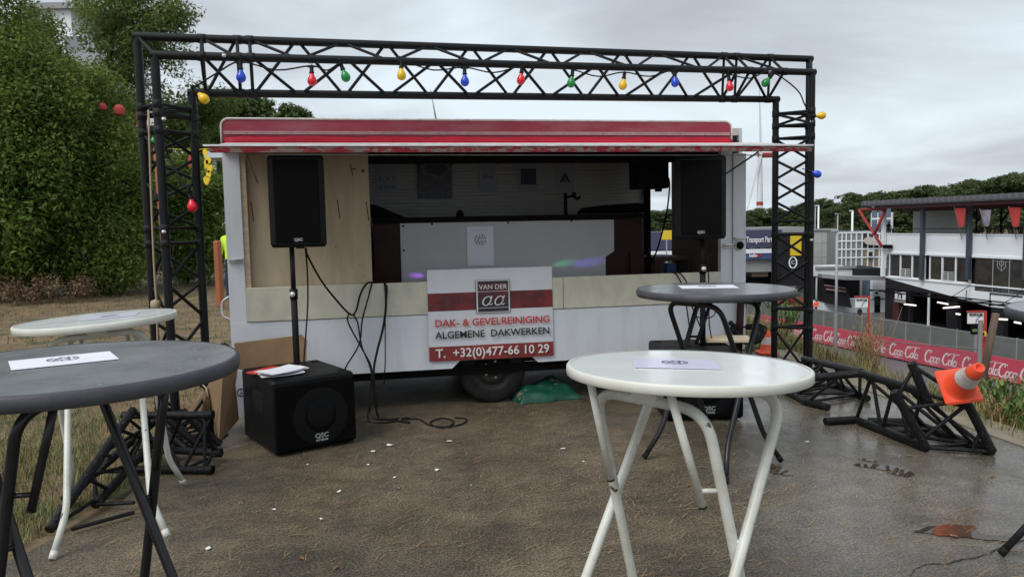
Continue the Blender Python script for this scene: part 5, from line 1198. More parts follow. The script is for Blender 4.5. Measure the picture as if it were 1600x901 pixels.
def build_pits():
    V = Vector
    P1 = AT(1384, 400, 77); P2 = AT(1600, 400, 61); P1 = V((P1.x, P1.y, 0)); P2 = V((P2.x, P2.y, 0)); d = (P2 - P1).normalized(); n = V((-d.y, d.x, 0))   # n points away from the track side
    if n.x < 0: n = -n
    t = thing('pit_building', 'white two storey pit building with a dark wedge wall and open grandstand roof', 'building', V((P1.x, P1.y, LOW)), math.atan2(d.y, d.x))
    inv = W2L[t.name]; 
    def loc(px, py, off=0.0): q = inv @ ON(px, py, P1 - n * off, n); return q
    sgn = 1 if (inv.to_3x3() @ n).y > 0 else -1
    B = lambda a, b_, nm, mt, p=t: MB().bbox(a, b_).build(nm, mt, p, world=False)
    def FB(x0, z0, x1, z1, y0, y1, nm, mt, p=t): return B((x0, sgn * y0, z0), (x1, sgn * y1, z1), nm, mt, p)
    Lb = 26.0; zw0 = loc(1392, 432).z; zw1 = loc(1392, 396).z; zp = loc(1392, 366).z
    zd = 3.0
    # solid back volume and the storeys of the face
    FB(0, 0, Lb, zp - 1.2, 7, 16, 'rear_block', 'far_grey')
    FB(0, zp - .35, Lb, zp - .05, .4, 7.0, 'deck', 'far_grey')
    FB(0, zw1 + .18, Lb, zp, 0, .35, 'parapet_wall', 'far_white')
    FB(0, zp + .002, Lb, zp + .10, -.06, .40, 'parapet_cap', 'far_white')
    FB(0, zw1, Lb, zw1 + .178, -.12, .35, 'lintel_band', 'far_white')
    FB(0, zw0 - .12, Lb, zw0, -.10, .35, 'sill_band', 'far_white')
    FB(0, zw0, Lb, zw1, .60, .66, 'room_back', 'window_dark')
    # the lower wall: white wedge above, dark below, split by the slanting line
    l0 = loc(1384, 430); l1 = loc(1546, 479); z0 = l0.z; z1 = l1.z; xk = l1.x
    b = MB(); b.prism([(0, 0, z0 - .25), (xk, 0, z1), (Lb, 0, z1), (Lb, 0, zw0 - .122), (0, 0, zw0 - .122)], (0, sgn * .35, 0)); b.build('upper_wall', 'far_white', t, world=False)
    b = MB(); b.prism([(0, sgn * .02, 3.05), (xk, sgn * .02, 3.05), (xk, sgn * .02, z1 - .005), (0, sgn * .02, z0 - .255)], (0, sgn * .33, 0)); b.build('dark_wall', 'far_black', t, world=False)
    FB(xk, 3.05, Lb, z1 - .005, .02, .35, 'dark_wall', 'far_black')
    FB(0, 0, 3.6, 3.045, .02, .35, 'dark_wall', 'far_black')
    FB(3.6, 0, Lb, 3.045, 5.5, 5.8, 'garage_back', 'far_dark'); FB(3.6, -.02, Lb, .02, .36, 5.5, 'garage_floor', 'far_dark')
    for x in (8.2, 13.2, 18.0): FB(x, 0, x + 1.3, 3.045, .05, .5, 'garage_pier', 'far_black')
    x = loc(1452, 480).x; FB(x - .09, 0, x + .09, 3.03, -.12, .0, 'white_post', 'far_white')
    FB(xk + .02, z1 + .02, xk + .10, loc(1547, 459).z, -.04, -.001, 'gutter', 'far_dark'); b_ = loc(1598, 465); FB(xk + .02, loc(1547, 459).z, b_.x, loc(1547, 459).z + .1, -.06, -.001, 'gutter', 'far_dark')
    # window bays: frame, panes, little rail
    bays = [(1389, 1444), (1452, 1515)]
    for (xa, xb) in bays:
        A, Bq = loc(xa, 410).x, loc(xb, 410).x; w_ = (Bq - A)
        f = FB(A, zw0, A + .10, zw1, .0, .14, 'window', 'far_white')
        for k in (1 / 3, 2 / 3, 1.0): FB(A + w_ * k - .07, zw0 + .101, A + w_ * k + .07, zw1 - .101, .0, .14, 'frame', 'far_white', f)
        FB(A + .10, zw0 + .001, Bq + .07, zw0 + .10, .0, .14, 'frame', 'far_white', f); FB(A + .10, zw1 - .10, Bq + .07, zw1 - .001, .0, .14, 'frame', 'far_white', f)
        for k in range(3): FB(A + w_ * k / 3 + .10, zw0 + .102, A + w_ * (k + 1) / 3 - .08, zw1 - .102, .08, .10, 'pane', 'window_dark', f)
        for j in range(5): FB(A + w_ / 3 + .09, zw0 + .16 + j * .17, A + 2 * w_ / 3 - .09, zw0 + .20 + j * .17, -.10, -.06, 'rail_bar', 'far_white', f)
        FB(A + w_ / 2 - .03, zw0 + .1, A + w_ / 2 + .03, zw0 + .86, -.055, -.02, 'rail_bar', 'far_white', f)
    A = loc(1524, 410).x; f = FB(A, zw0 - .55, Lb, zw1, .0, .14, 'window', 'window_dark')
    for x in (1552, 1578):
        q = loc(x, 410).x; FB(q - .03, zw0 - .5, q + .03, zw1 - .02, -.03, -.002, 'frame', 'pole_grey', f)
    q = loc(1565, 413); b = ribbons([([(-.42, .30), (-.40, -.2), (0, -.55), (.40, -.2), (.42, .30)], .07), (arc(0, .1, .22, .24, 0, 360, 14), .06), ([(-1.0, .25), (1.0, .25)], .06), ([(0, .45), (0, -.5)], .06)], plane_mtx((q.x, -.01 * sgn if sgn > 0 else .01, q.z), (1, 0, 0), (0, 0, 1))); b.build('emblem', 'pole_grey', f, world=False)
    # grandstand: columns, roof of folded sheet, red beams, rear wall with windows
    zr0 = loc(1384, 326).z; zr1 = zr0 + .95
    for x in (1384, 1445, 1518, 1608):
        q = loc(x, 400).x; zc = loc(x, 437).z if x > 1390 else zw0; FB(q - .16, zc, q + .16, zr0 - .01, -.45, -.13, 'column', 'column_blue' if x > 1390 else 'far_white')
    xl = loc(1345, 326, 1.6).x
    m_ = MB(); m_.prism([(0, 0, 0), (.21, 0, .42), (.42, 0, .42), (.63, 0, 0)], (0, sgn * 9, 0)); rm = m_.mesh('roof_sheet', 'far_roof')
    x = xl
    while x < Lb:
        o = link('roof_sheet', rm, t); o.location = (x, -sgn * 1.6, zr0 + .40); x += .70
    FB(xl, zr0 + .30, Lb, zr0 + .395, -1.55, 7.3, 'roof_deck', 'far_roof'); FB(xl + 1.5, zr0 - .02, Lb, zr0 + .298, -1.2, -.8, 'roof_beam', 'far_darkred'); FB(xl + 1.5, zr0 - .3, Lb, zr0 + .298, 2.5, 2.9, 'roof_beam', 'far_darkred'); FB(xl + 1.5, zr0 - .3, Lb, zr0 + .298, 6.2, 6.6, 'roof_beam', 'far_darkred')
    for k in range(9): FB(1 + k * 2.9, zp + .0, 1.12 + k * 2.9, zr0 - .02, 6.7, 6.82, 'rear_post', 'far_dark')
    for k in range(8):
        b = MB(); b.tube([(1.06 + k * 2.9, sgn * 6.7, zp + .9), (2.5 + k * 2.9, sgn * 6.5, zr0 - .1)], .09, 6); b.build('roof_strut', 'far_dark', t, world=False)
    g0, g1 = loc(1395, 350).x, loc(1441, 350).x
    FB(g0 - 2.2, zp, g1 + .4, zr0 - .32, 4.0, 4.3, 'stand_wall', 'concrete')
    FB(1, zp + .5, Lb, zp + .56, 1.0, 1.06, 'handrail', 'far_dark')
    wx = loc(1363, 345, -4).x
    f = FB(wx - .05, zp - .1, wx + 3.4, zr0 - .33, 3.85, 3.98, 'window', 'far_white')
    for k in range(3):
        for j in range(2): FB(wx + .15 + k * 1.1, zp + .1 + j * 1.6, wx + 1.02 + k * 1.1, zp + 1.45 + j * 1.6, 3.80, 3.845, 'pane', 'glass_blue', f)
    # red raking frame at the far gable
    for (p, q_) in (((1342, 328), (1378, 385)), ((1382, 330), (1366, 368)), ((1346, 327), (1384, 327))):
        a, c = loc(*p, .8), loc(*q_, .8); b = MB(); b.tube([a, c], .14, 8); b.build('red_strut', 'far_red', t, world=False)
    # tie rods
    for p, q_ in (((1517, 445), (1470, 474)), ((1510, 453), (1509, 471)), ((1588, 462), (1560, 478)), ((1598, 452), (1588, 462))):
        b = MB(); b.tube([loc(*p, .2), loc(*q_, 1.2)], .03, 5); b.build('tie_rod', 'far_dark', t, world=False)
    # canopy over the garages with lamp tubes
    for z_, o0 in ((2.95, -2.2), (2.80, -1.1), (2.95, -.25)): FB(.5, z_, 17.5, z_ + .09, o0, o0 + .09, 'canopy_beam', 'far_dark')
    for k in range(9): FB(.6 + k * 2.1, 2.86, .68 + k * 2.1, 2.945, -2.2, -.01, 'canopy_rib', 'far_dark')
    for x in (8.2, 13.2, 18.0): FB(x + .3, .022, x + .6, 3.04, .505, 5.49, 'garage_side', 'far_dark')
    FB(3.3, .022, 3.6, 3.04, .36, 5.49, 'garage_side', 'far_dark'); FB(3.6, 3.05, Lb, 3.2, .36, 5.8, 'garage_ceiling', 'far_dark')
    FB(1.2, .02, 2.1, 2.2, -.02, .015, 'door', 'far_darkred'); FB(2.5, .02, 3.3, 2.2, -.02, .015, 'door', 'far_dark')
    for (x0, y0, x1, y1) in ((1413, 475, 1431, 477), (1465, 472, 1481, 475), (1474, 481, 1499, 479), (1555, 498, 1574, 499), (1494, 490, 1500, 491), (1585, 503, 1595, 505)):
        a, c = loc(x0, y0, 2.2), loc(x1, y1, 2.2); b = MB(); b.tube([a, c], .07, 8); b.build('lamp_tube', 'lamp_tube', t, world=False)
    q = loc(1387, 386); FB(q.x + .1, q.z - .1, q.x + .9, q.z + .25, -.6, -.13, 'floodlight', 'far_dark')
    # garage people-high clutter reads as dark boxes
    for k in range(9): 
        x = 9.6 + (k % 3) * .9 + (k // 3) * 4.8
    # flags on angled poles (things)
    for i, (x, y0, y1, wd, mt, lb) in enumerate(((1500, 325, 355, 17, 'flag_red', 'red flag hanging from an angled pole nearest the first bay column'), (1540, 328, 354, 16, 'flag_white', 'pale striped flag between the two red grandstand flags'), (1585, 324, 355, 19, 'flag_red', 'red flag hanging at the right end of the grandstand'))):
        ft = thing('flag', lb, 'flag', ON(x + 2, 374, P1 - n * .3, n), group='flags on the grandstand')
        Q = lambda px, py, o_: ON(px, py, P1 - n * o_, n)
        b = MB(); b.tube([Q(x + 3, 374, .3), Q(x - 9, y0 - 2, 1.0)], .035, 6); b.build('pole', 'far_grey', ft)
        b = MB(); b.prism([Q(x - wd / 2, y0, 1.0), Q(x + wd / 2, y0, 1.0), Q(x + wd / 2 - 1, y0 + 12, .95), Q(x + wd / 2 - 3, y1 - 2, .9), Q(x + 2, y1, .9), Q(x - wd / 2 + 6, y1 - 2, .88)], n * .05); b.build('cloth', mt, ft)
    # toilets sign (own thing)
    q0 = ON(1399, 455, P1 - n * .3, n); q1 = ON(1417, 469, P1 - n * .3, n)
    ts = thing('toilet_sign', 'white toilet sign with two dark figures on the dark wall', 'sign', q0, math.atan2(d.y, d.x))
    w_ = (q1 - q0).length * .8; h_ = abs(q0.z - q1.z)
    sg_ = -sgn
    b = MB(); b.bbox((0, -.04, -h_), (w_, .04, 0)); b.build('board', 'far_white', ts, world=False)
    b = MB(); b.bbox((-.05, -.05, -h_ - .30), (w_ + .02, .04, -h_ - .08)); b.build('lower_board', 'far_grey', ts, world=False)
    for cx, sk in ((w_ * .33, 0), (w_ * .67, 1)):
        b = MB(); y = sg_ * .05; s = h_ * .34
        head = [(cx + .085 * h_ * math.cos(R(a_)), y, -h_ * .20 + .085 * h_ * math.sin(R(a_))) for a_ in range(0, 360, 45)]
        body = [(cx - .10 * h_, y, -h_ * .32), (cx + .10 * h_, y, -h_ * .32), (cx + (.15 if sk else .08) * h_, y, -h_ * .66), (cx + .05 * h_, y, -h_ * .9), (cx - .05 * h_, y, -h_ * .9), (cx - (.15 if sk else .08) * h_, y, -h_ * .66)]
        b.prism(head, (0, sg_ * .01, 0)); b.prism(body, (0, sg_ * .01, 0)); b.build('pictogram', 'far_dark', ts, world=False)
    return P1, d, n
PIT = build_pits()

def facing_block(t, x0, y0, x1, y1, Y, dep, nm, mt, parent=None):
    """a box whose front face sits at distance Y, sized from measured corners"""
    a, c = AT(x0, y0, Y), AT(x1, y1, Y); b = MB(); b.bbox((min(a.x, c.x), Y, min(a.z, c.z)), (max(a.x, c.x), Y + dep, max(a.z, c.z)))
    p = parent or t
    return link(nm, b.mesh(nm, mt, Matrix.Translation(-Vector(t.location))), p)
def build_far_right():
    V = Vector
    FB = facing_block
    # concrete hall with curtain wall
    base = AT(1270, 480, 96); t = thing('concrete_hall', 'grey concrete hall beside a tall glazed front behind the pits', 'building', (base.x, 96, LOW))
    z = lambda px, Y: None
    a, c = AT(1262, 358, 96), AT(1307, 358, 96)
    b = MB(); k = 0; zc = LOW; H = a.z - LOW; nrow = 5
    for r_ in range(nrow):
        for s in range(2):
            x0 = a.x + (c.x - a.x) * s / 2; x1 = a.x + (c.x - a.x) * (s + 1) / 2
            b = MB(); b.bbox((x0 + .02, 96, LOW + H * r_ / nrow + .03), (x1 - .02, 96.5, LOW + H * (r_ + 1) / nrow)); link('wall_panel', b.mesh('wall_panel', 'concrete', Matrix.Translation(-V(t.location))), t)
    FB(t, 1170, 356, 1262, 366, 97, 10, 'flat_roof', 'far_grey'); FB(t, 1262, 357.5, 1308, 359.4, 95.8, .9, 'roof_edge', 'far_grey')
    b = MB(); b.bbox((a.x, 96.6, LOW), (c.x, 110, a.z - .1)); link('hall_body', b.mesh('hall_body', 'concrete', Matrix.Translation(-V(t.location))), t)
    # glazed front
    t2 = thing('glazed_hall', 'glass fronted hall with white mullions left of the white pit building', 'building', (AT(1345, 400, 92).x, 92, LOW))
    x0, x1, y0, y1 = 1307, 1385, 363, 436
    FB(t2, x0, y0 - 1, x1, 480, 93.2, 8, 'hall_body', 'glass_grey'); FB(t2, 1352, 410, x1, 433, 92.9, .25, 'inner_wall', 'far_dark')
    xs = [1307, 1315.5, 1322, 1330, 1338, 1347, 1356, 1365, 1374, 1384]; ys = [363, 376, 389, 402, 418, 436]
    for i in range(len(xs) - 1):
        for j in range(len(ys) - 1):
            mt = 'glass_grey'
            if xs[i] >= 1346 and j in (0, 1): mt = 'window_dark'
            if xs[i] >= 1346 and j in (2, 3): mt = 'tan_wall'
            FB(t2, xs[i] + .3, ys[j] + .26, xs[i + 1] - .3, ys[j + 1] - .26, 92.1, .06, 'pane', mt)
    for x in xs: FB(t2, x - .28, 363, x + .28, 436, 92.0, .16, 'mullion', 'far_white')
    for y in ys: FB(t2, x0, y - .24, x1, y + .24, 91.97, .02, 'transom', 'far_white')
    FB(t2, 1346, 377, 1384, 383, 91.6, .2, 'sign_shape', 'cone_white') if False else None
    b = MB(); pts = [(1349, 377), (1352, 372), (1360, 370), (1368, 373), (1381, 378), (1380, 384), (1368, 383), (1355, 382)]
    b.prism([AT(x, y, 91.6) for x, y in pts], (0, .1, 0)); link('wall_picture', b.mesh('wall_picture', 'cone_white', Matrix.Translation(-V(t2.location))), t2)
    w_ = FB(t2, 1356, 391, 1365, 402, 91.7, .12, 'window', 'far_white'); FB(t2, 1357.5, 393, 1363.5, 400, 91.66, .03, 'pane', 'window_dark', w_)
    # white entrance pavilion with a slanted black bay
    t3 = thing('entrance_pavilion', 'white entrance pavilion with a slanted black bay and grey flat roof', 'building', (AT(1330, 480, 82).x, 82, LOW))
    iv = Matrix.Translation(-V(t3.location))
    FB(t3, 1275, 419, 1337, 500, 86, 6, 'white_wing', 'far_white'); FB(t3, 1274, 416.5, 1338, 418.8, 85.8, .19, 'wing_coping', 'far_grey'); FB(t3, 1338, 420, 1384, 436, 85, 6, 'dark_link', 'far_black')
    FB(t3, 1287, 468, 1384, 506, 82, 5, 'base_wall', 'far_white')
    FB(t3, 1364, 437, 1382.6, 467.6, 82, 5, 'white_wall', 'far_white'); d_ = FB(t3, 1367, 463, 1375, 492, 81.9, .15, 'door', 'far_dark'); FB(t3, 1367.6, 464.2, 1374.4, 476, 81.86, .03, 'door_glass', 'window_dark', d_)
    FB(t3, 1368.5, 456.5, 1372, 459, 81.7, .25, 'wall_lamp', 'far_dark')
    b = MB(); b.prism([AT(x, y, 80.5) for x, y in ((1285.5, 434), (1322, 437), (1331, 481), (1295, 474))], (0, 5, 0)); link('black_bay', b.mesh('black_bay', 'far_black', iv), t3)
    b = MB(); b.prism([AT(x, y, 80.3) for x, y in ((1289, 445.5), (1321, 450.5), (1322, 455.8), (1291, 451.5))], (0, .15, 0)); s_ = link('red_stripe', b.mesh('red_stripe', 'far_darkred', iv), t3)
    for p in (((1288, 445), (1321, 450.2)), ((1291, 451.7), (1322, 456))):
        b = MB(); b.tube([AT(*p[0], 80.2), AT(*p[1], 80.2)], .035, 5); link('stripe_edge', b.mesh('stripe_edge', 'cone_white', iv), s_)
    FB(t3, 1322, 437, 1346, 481, 83, 3, 'dark_recess', 'far_dark'); FB(t3, 1346, 437, 1363, 480, 82.6, 2, 'glazed_screen', 'glass_blue'); FB(t3, 1345, 437, 1347, 480, 82.4, .2, 'screen_post', 'far_grey')
    b = MB(); b.prism([AT(x, y, 79.5) for x, y in ((1283, 428), (1322, 431.5), (1322, 437.4), (1285, 434))], (0, 1.0, 0)); link('roof_edge', b.mesh('roof_edge', 'far_grey', iv), t3)
    b = MB(); b.prism([AT(x, y, 79.6) for x, y in ((1322.2, 431.5), (1383, 432.5), (1383, 437.4), (1322.2, 437.4))], (0, 1.6, 0)); link('roof_edge', b.mesh('roof_edge', 'far_grey', iv), t3)
    # event truck and black cab building behind the right column
    t4 = thing('event_trailer', 'dark blue event trailer with white lettering behind the right column', 'trailer', (AT(1185, 470, 90).x, 90, LOW))
    iv = Matrix.Translation(-V(t4.location))
    FB(t4, 1010, 363, 1222, 386, 90, 7, 'upper_box', 'truck_blue'); FB(t4, 1012, 386.3, 1222, 394.6, 90.6, 6, 'window_band', 'window_dark'); FB(t4, 1010, 395, 1222, 404, 89.9, 6, 'blue_strip', 'strip_blue'); FB(t4, 1010, 404.3, 1216, 424, 90.4, 6, 'lower_side', 'far_grey'); FB(t4, 1012, 392.6, 1222, 394.9, 89.8, .3, 'white_rail', 'far_white')
    FB(t4, 1175, 425, 1200, 432, 91, 3, 'brown_boards', 'tan_wall'); FB(t4, 1163, 447, 1172, 470, 89, 2, 'blue_board', 'strip_blue'); FB(t4, 1010, 425, 1235, 470, 94, 3, 'dark_skirt', 'far_black')
    for x in (1171, 1188, 1204): 
        w_ = FB(t4, x, 387.2, x + 9, 394, 90.4, .15, 'window', 'far_white'); FB(t4, x + 1, 388.2, x + 8, 393.2, 90.35, .04, 'pane', 'glass_grey', w_)
    tm = lambda x, y, Y: plane_mtx(AT(x, y, Y) - V(t4.location), (1, 0, -.0), (0, 0, 1))
    wd = AT(1216, 374, 89.9).x - AT(1166, 374, 89.9).x
    link('lettering', text_mesh('Transport Partner', .95, 'print_white', tm(1191, 374.5, 89.9), width=wd, bold=.02, depth=.02), t4)
    link('lettering', text_mesh('hallo', .5, 'print_white', tm(1177, 399.3, 89.8), bold=.02, depth=.02), t4); FB(t4, 1181, 397.6, 1190, 401, 89.82, .05, 'red_mark', 'far_red')
    t5 = thing('black_kiosk', 'black hospitality unit with a yellow panel and a white ring emblem', 'kiosk', (AT(1240, 470, 88).x, 88, LOW)); iv = Matrix.Translation(-V(t5.location))
    FB(t5, 1222, 364, 1264, 446, 88, 6, 'black_wall', 'far_black'); FB(t5, 1235.5, 368, 1252, 399, 87.8, .19, 'yellow_panel', 'yellow_panel')
    c = AT(1239, 410, 87.7) - V(t5.location); b = ribbons([(arc(0, 0, .42, .62, 0, 360, 24), .16)], plane_mtx(c, (1, 0, 0), (0, 0, 1))); b.build('ring_emblem', 'far_white', t5, world=False)
    link('lettering', text_mesh('C', .6, 'far_white', plane_mtx(c, (1, 0, 0), (0, 0, 1)), depth=.01), t5)
    t6 = thing('yellow_board', 'small yellow board on a grey mast seen through the rear doorway', 'sign', (AT(1040, 372, 70).x, 70, LOW)); 
    FB(t6, 1034, 360, 1052, 374, 70, .2, 'board', 'yellow_panel'); FB(t6, 1041, 374.2, 1043, 470, 70, .15, 'mast', 'pole_grey')
    # red marquee pieces, barriers, poles
    for i, (x0, y0, x1, y1, mt, lb, nm) in enumerate(((1237, 467, 1257, 482, 'far_red', 'bright red stall seen between the bars of the right column', 'stall'), (1216, 458, 1227, 492, 'far_red', 'red framed stand at the foot of the black kiosk', 'stand'), (1262, 474, 1284, 488, 'far_white', 'white low crate beside the person in orange', 'crate'))):
        o = thing('market_stall' if i < 2 else 'crate', lb, nm, (AT(x0, y1, 84).x, 84, LOW)); FB(o, x0, y0 + 3, x1, y1, 84, 1.4, 'side', mt); FB(o, x0 - 1, y0, x1 + 1, y0 + 2.8, 83.8, 1.8, 'top', mt)
    def street_pole(px, y0, y1, Y, r_, lb, nm='pole', cap=None, mt='pole_grey'):
        p = AT(px, y0, Y); o = thing('street_pole', lb, nm, (p.x, Y, LOW), group='poles in the paddock')
        b = MB(); b.tube([(0, 0, 0), (0, 0, p.z - LOW)], r_, 8); b.build('mast', mt, o, world=False)
        b = MB(); b.bevbox((-.45, -.15, p.z - LOW), (.1, .15, p.z - LOW + .14), .03); b.build('lamp_head', mt, o, world=False)
    street_pole(1308, 362, 500, 62, .11, 'grey pole in front of the entrance pavilion')
    street_pole(1276, 432, 470, 82, .10, 'short grey pole at the corner of the white wing')
    street_pole(1332, 330, 360, 118, .16, 'white lamp post nearest the grandstand roof', mt='far_white'); street_pole(1309, 335, 360, 118, .09, 'thin lamp post left of the white one'); street_pole(1279, 322, 360, 118, .13, 'tall pale mast right of the truss column', mt='far_white'); street_pole(1274, 322, 360, 120, .08, 'thin mast just beside the truss column')
    # club signs in red frames
    for (fx, fy, bx0, by0, bx1, by1, py, Y, lb) in ((1336, 463, 1337, 466, 1356, 480, 505, 60, 'red framed white club sign in front of the entrance pavilion'), (1514, 485, 1513, 489, 1537, 505, 560, 47, 'red framed white club sign above the barrier near the stake')):
        p = AT(bx1 + 2, py, Y); o = thing('club_sign', lb, 'sign', (p.x, Y, LOW), group='red framed club signs')
        FB(o, bx1 + .6, by0 - 3.4, bx1 + 2.2, py + 30, Y, .12, 'post', 'sign_red'); FB(o, bx0 - 1.5, by0 - 3.4, bx1 + .5, by0 - 1.5, Y, .12, 'arm', 'sign_red'); FB(o, bx0, by0, bx1, by1, Y + .02, .1, 'board', 'print_white')
        iv = V(o.location); wv = AT(bx1, by0, Y).x - AT(bx0, by0, Y).x
        link('lettering', text_mesh('PROFICLUBS', .22, 'print_black', plane_mtx(AT((bx0 + bx1) / 2, by0 + 2.6, Y - .01) - iv, (1, 0, 0), (0, 0, 1)), width=wv * .86, bold=.008, depth=.005), o)
        cc = AT(bx1 - .5, by1 - .5, Y - .01) - iv; b = ribbons([(arc(0, 0, wv * .48, wv * .5, 92, 178, 10), .05)], plane_mtx(cc, (1, 0, 0), (0, 0, 1))); b.build('print', 'strip_blue', o, world=False)
    o = thing('menu_board', 'black menu board with green chalk writing under the club sign', 'sign', (AT(1524, 520, 49).x, 49, LOW)); FB(o, 1518, 507, 1531, 522, 49, .1, 'board', 'far_dark'); FB(o, 1520, 514, 1527, 518, 48.9, .04, 'print', 'weed_green'); FB(o, 1523.5, 522.3, 1525.5, 570, 49, .1, 'leg', 'far_grey')
    o = thing('parking_meter', 'small yellow box on the red sign post', 'box', (AT(1537, 520, 46.6).x, 46.6, AT(1537, 525, 46.6).z)); FB(o, 1534, 518, 1541, 525, 46.6, .2, 'case', 'yellow_panel'); FB(o, 1536.5, 518.8, 1538, 524.2, 46.55, .03, 'mark', 'far_dark')
    # wind turbine far away
    p = AT(1187, 340, 420); o = thing('wind_turbine', 'distant white wind turbine with red bands right of the caravan', 'wind turbine', (p.x, 420, LOW)); hub = AT(1187, 243, 420) - V(o.location)
    b = MB(); b.lathe([(2.0, 0), (1.2, hub.z)], 16); b.build('tower', 'mast_white', o, world=False)
    z1 = (AT(1187, 318, 420) - V(o.location)).z; b = MB(); b.lathe([(1.75, z1 - 1), (1.75, z1 + 1)], 16); b.build('red_band', 'far_red', o, world=False)
    b = MB(); b.bevbox((hub.x - 1, -1.5, hub.z - 1.2), (hub.x + 9, 1.5, hub.z + 1.4), .4); b.build('nacelle', 'far_red', o, world=False)
    for dx, dz in ((-1.5, 50), (-8, -32), (33, -18)):
        q = V((dx, 0, dz)); s = V((-dz, 0, dx)).normalized(); b = MB(); b.prism([V((hub.x, -2, hub.z)) + s * .7, V((hub.x, -2, hub.z)) - s * .7, V((hub.x, -2, hub.z)) + q - s * .15, V((hub.x, -2, hub.z)) + q + s * .1], (0, -.4, 0))
        if dx < 20: b.build('blade', 'mast_white', o, world=False)
build_far_right()

# ------------------------------------------------------------------ people (far away)
def person_mesh(jacket, trousers, sit=False):
    V = Vector
    if not sit: J = dict(pel=(0, 0, .95), che=(0, 0, 1.30), nec=(0, 0, 1.48), hed=(0, .01, 1.60), top=(0, 0, 1.74), sl=(.19, 0, 1.40), sr=(-.19, 0, 1.40), el=(.25, .02, 1.14), er=(-.25, .02, 1.14), hl=(.24, .12, .92), hr=(-.24, .12, .92), kl=(.10, .02, .50), kr=(-.10, 0, .50), al=(.11, 0, .08), ar=(-.11, -.02, .08), tl=(.12, .17, .04), tr=(-.12, .15, .04))
    else: J = dict(pel=(0, 0, .50), che=(0, .04, .85), nec=(0, .06, 1.03), hed=(0, .08, 1.15), top=(0, .08, 1.29), sl=(.19, .04, .95), sr=(-.19, .04, .95), el=(.24, .12, .72), er=(-.24, .12, .72), hl=(.14, .34, .62), hr=(-.14, .34, .62), kl=(.12, .42, .50), kr=(-.12, .42, .50), al=(.12, .44, .08), ar=(-.12, .44, .08), tl=(.13, .60, .04), tr=(-.13, .60, .04))
    keys = list(J); ed = [('pel', 'che'), ('che', 'nec'), ('nec', 'hed'), ('hed', 'top'), ('che', 'sl'), ('che', 'sr'), ('sl', 'el'), ('sr', 'er'), ('el', 'hl'), ('er', 'hr'), ('pel', 'kl'), ('pel', 'kr'), ('kl', 'al'), ('kr', 'ar'), ('al', 'tl'), ('ar', 'tr')]
    rad = dict(pel=.15, che=.16, nec=.06, hed=.095, top=.06, sl=.075, sr=.075, el=.055, er=.055, hl=.04, hr=.04, kl=.075, kr=.075, al=.05, ar=.05, tl=.035, tr=.035)
    me = bpy.data.meshes.new('body'); me.from_pydata([J[k] for k in keys], [(keys.index(a), keys.index(b)) for a, b in ed], [])
    o = bpy.data.objects.new('tmp', me); COL.objects.link(o); md = o.modifiers.new('s', 'SKIN'); o.modifiers.new('d', 'SUBSURF').levels = 1
    if not me.skin_vertices: me.skin_vertices.new()
    for i, k in enumerate(keys): me.skin_vertices[0].data[i].radius = (rad[k], rad[k] * (.75 if k in ('che', 'pel') else 1)); me.skin_vertices[0].data[i].use_root = (k == 'pel')
    dg = bpy.context.evaluated_depsgraph_get(); r_ = bpy.data.meshes.new_from_object(o.evaluated_get(dg)); bpy.data.objects.remove(o)
    r_.materials.clear()
    for q in ('skin', jacket, trousers): r_.materials.append(M[q])
    neck = J['nec'][2] + .01; hip = J['pel'][2] + .02
    for p in r_.polygons:
        c = p.center; hand = min((c - Vector(J['hl'])).length, (c - Vector(J['hr'])).length) < .07
        p.material_index = 0 if (c.z > neck or hand) else (1 if c.z > hip or abs(c.x) > .2 else 2); p.use_smooth = True
    return r_, J
def person(label, loc, rz, jacket, trousers, sit=False, sc=1.0):
    me, J = person_mesh(jacket, trousers, sit); t = thing('person', label, 'person', loc, rz); t.scale = (sc, sc, sc)
    link('body', me, t); h = J['hed']; b = MB(); b.lathe([(.0, .125), (.06, .11), (.10, .05), (.105, -.01), (.095, -.04)], 12, 0, Matrix.Translation((h[0], h[1] - .015, h[2]))); b.build('hair', 'hair', t, world=False)
pz = AT(1275, 490, 80); person('person in an orange vest and dark trousers by the concrete hall', (pz.x, 80, LOW), R(170), 'hi_vis', 'cloth_navy')
pz = AT(1343, 490, 73); person('person in black standing under the first club sign', (pz.x, 73, LOW), R(200), 'cloth_dark', 'cloth_dark')
P1_, d_, n_ = PIT
for (x, lb) in ((1382, 'dark clothed spectator sitting left of another on the stand'), (1388, 'dark clothed spectator sitting nearest the pale stand wall')):
    q = ON(x, 356, P1_ + n_ * 1.5, n_); person(lb, (q.x, q.y, ON(x, 346, P1_ + n_ * 1.5, n_).z - 1.29), R(200), 'cloth_dark', 'cloth_dark', True)
pz = G(351, 455); pz = Vector((AT(361, 400, 17.5).x, 17.5, 0)); person('person in a yellow safety vest behind the left end of the caravan', pz, R(160), 'hi_vis_yellow', 'cloth_navy')

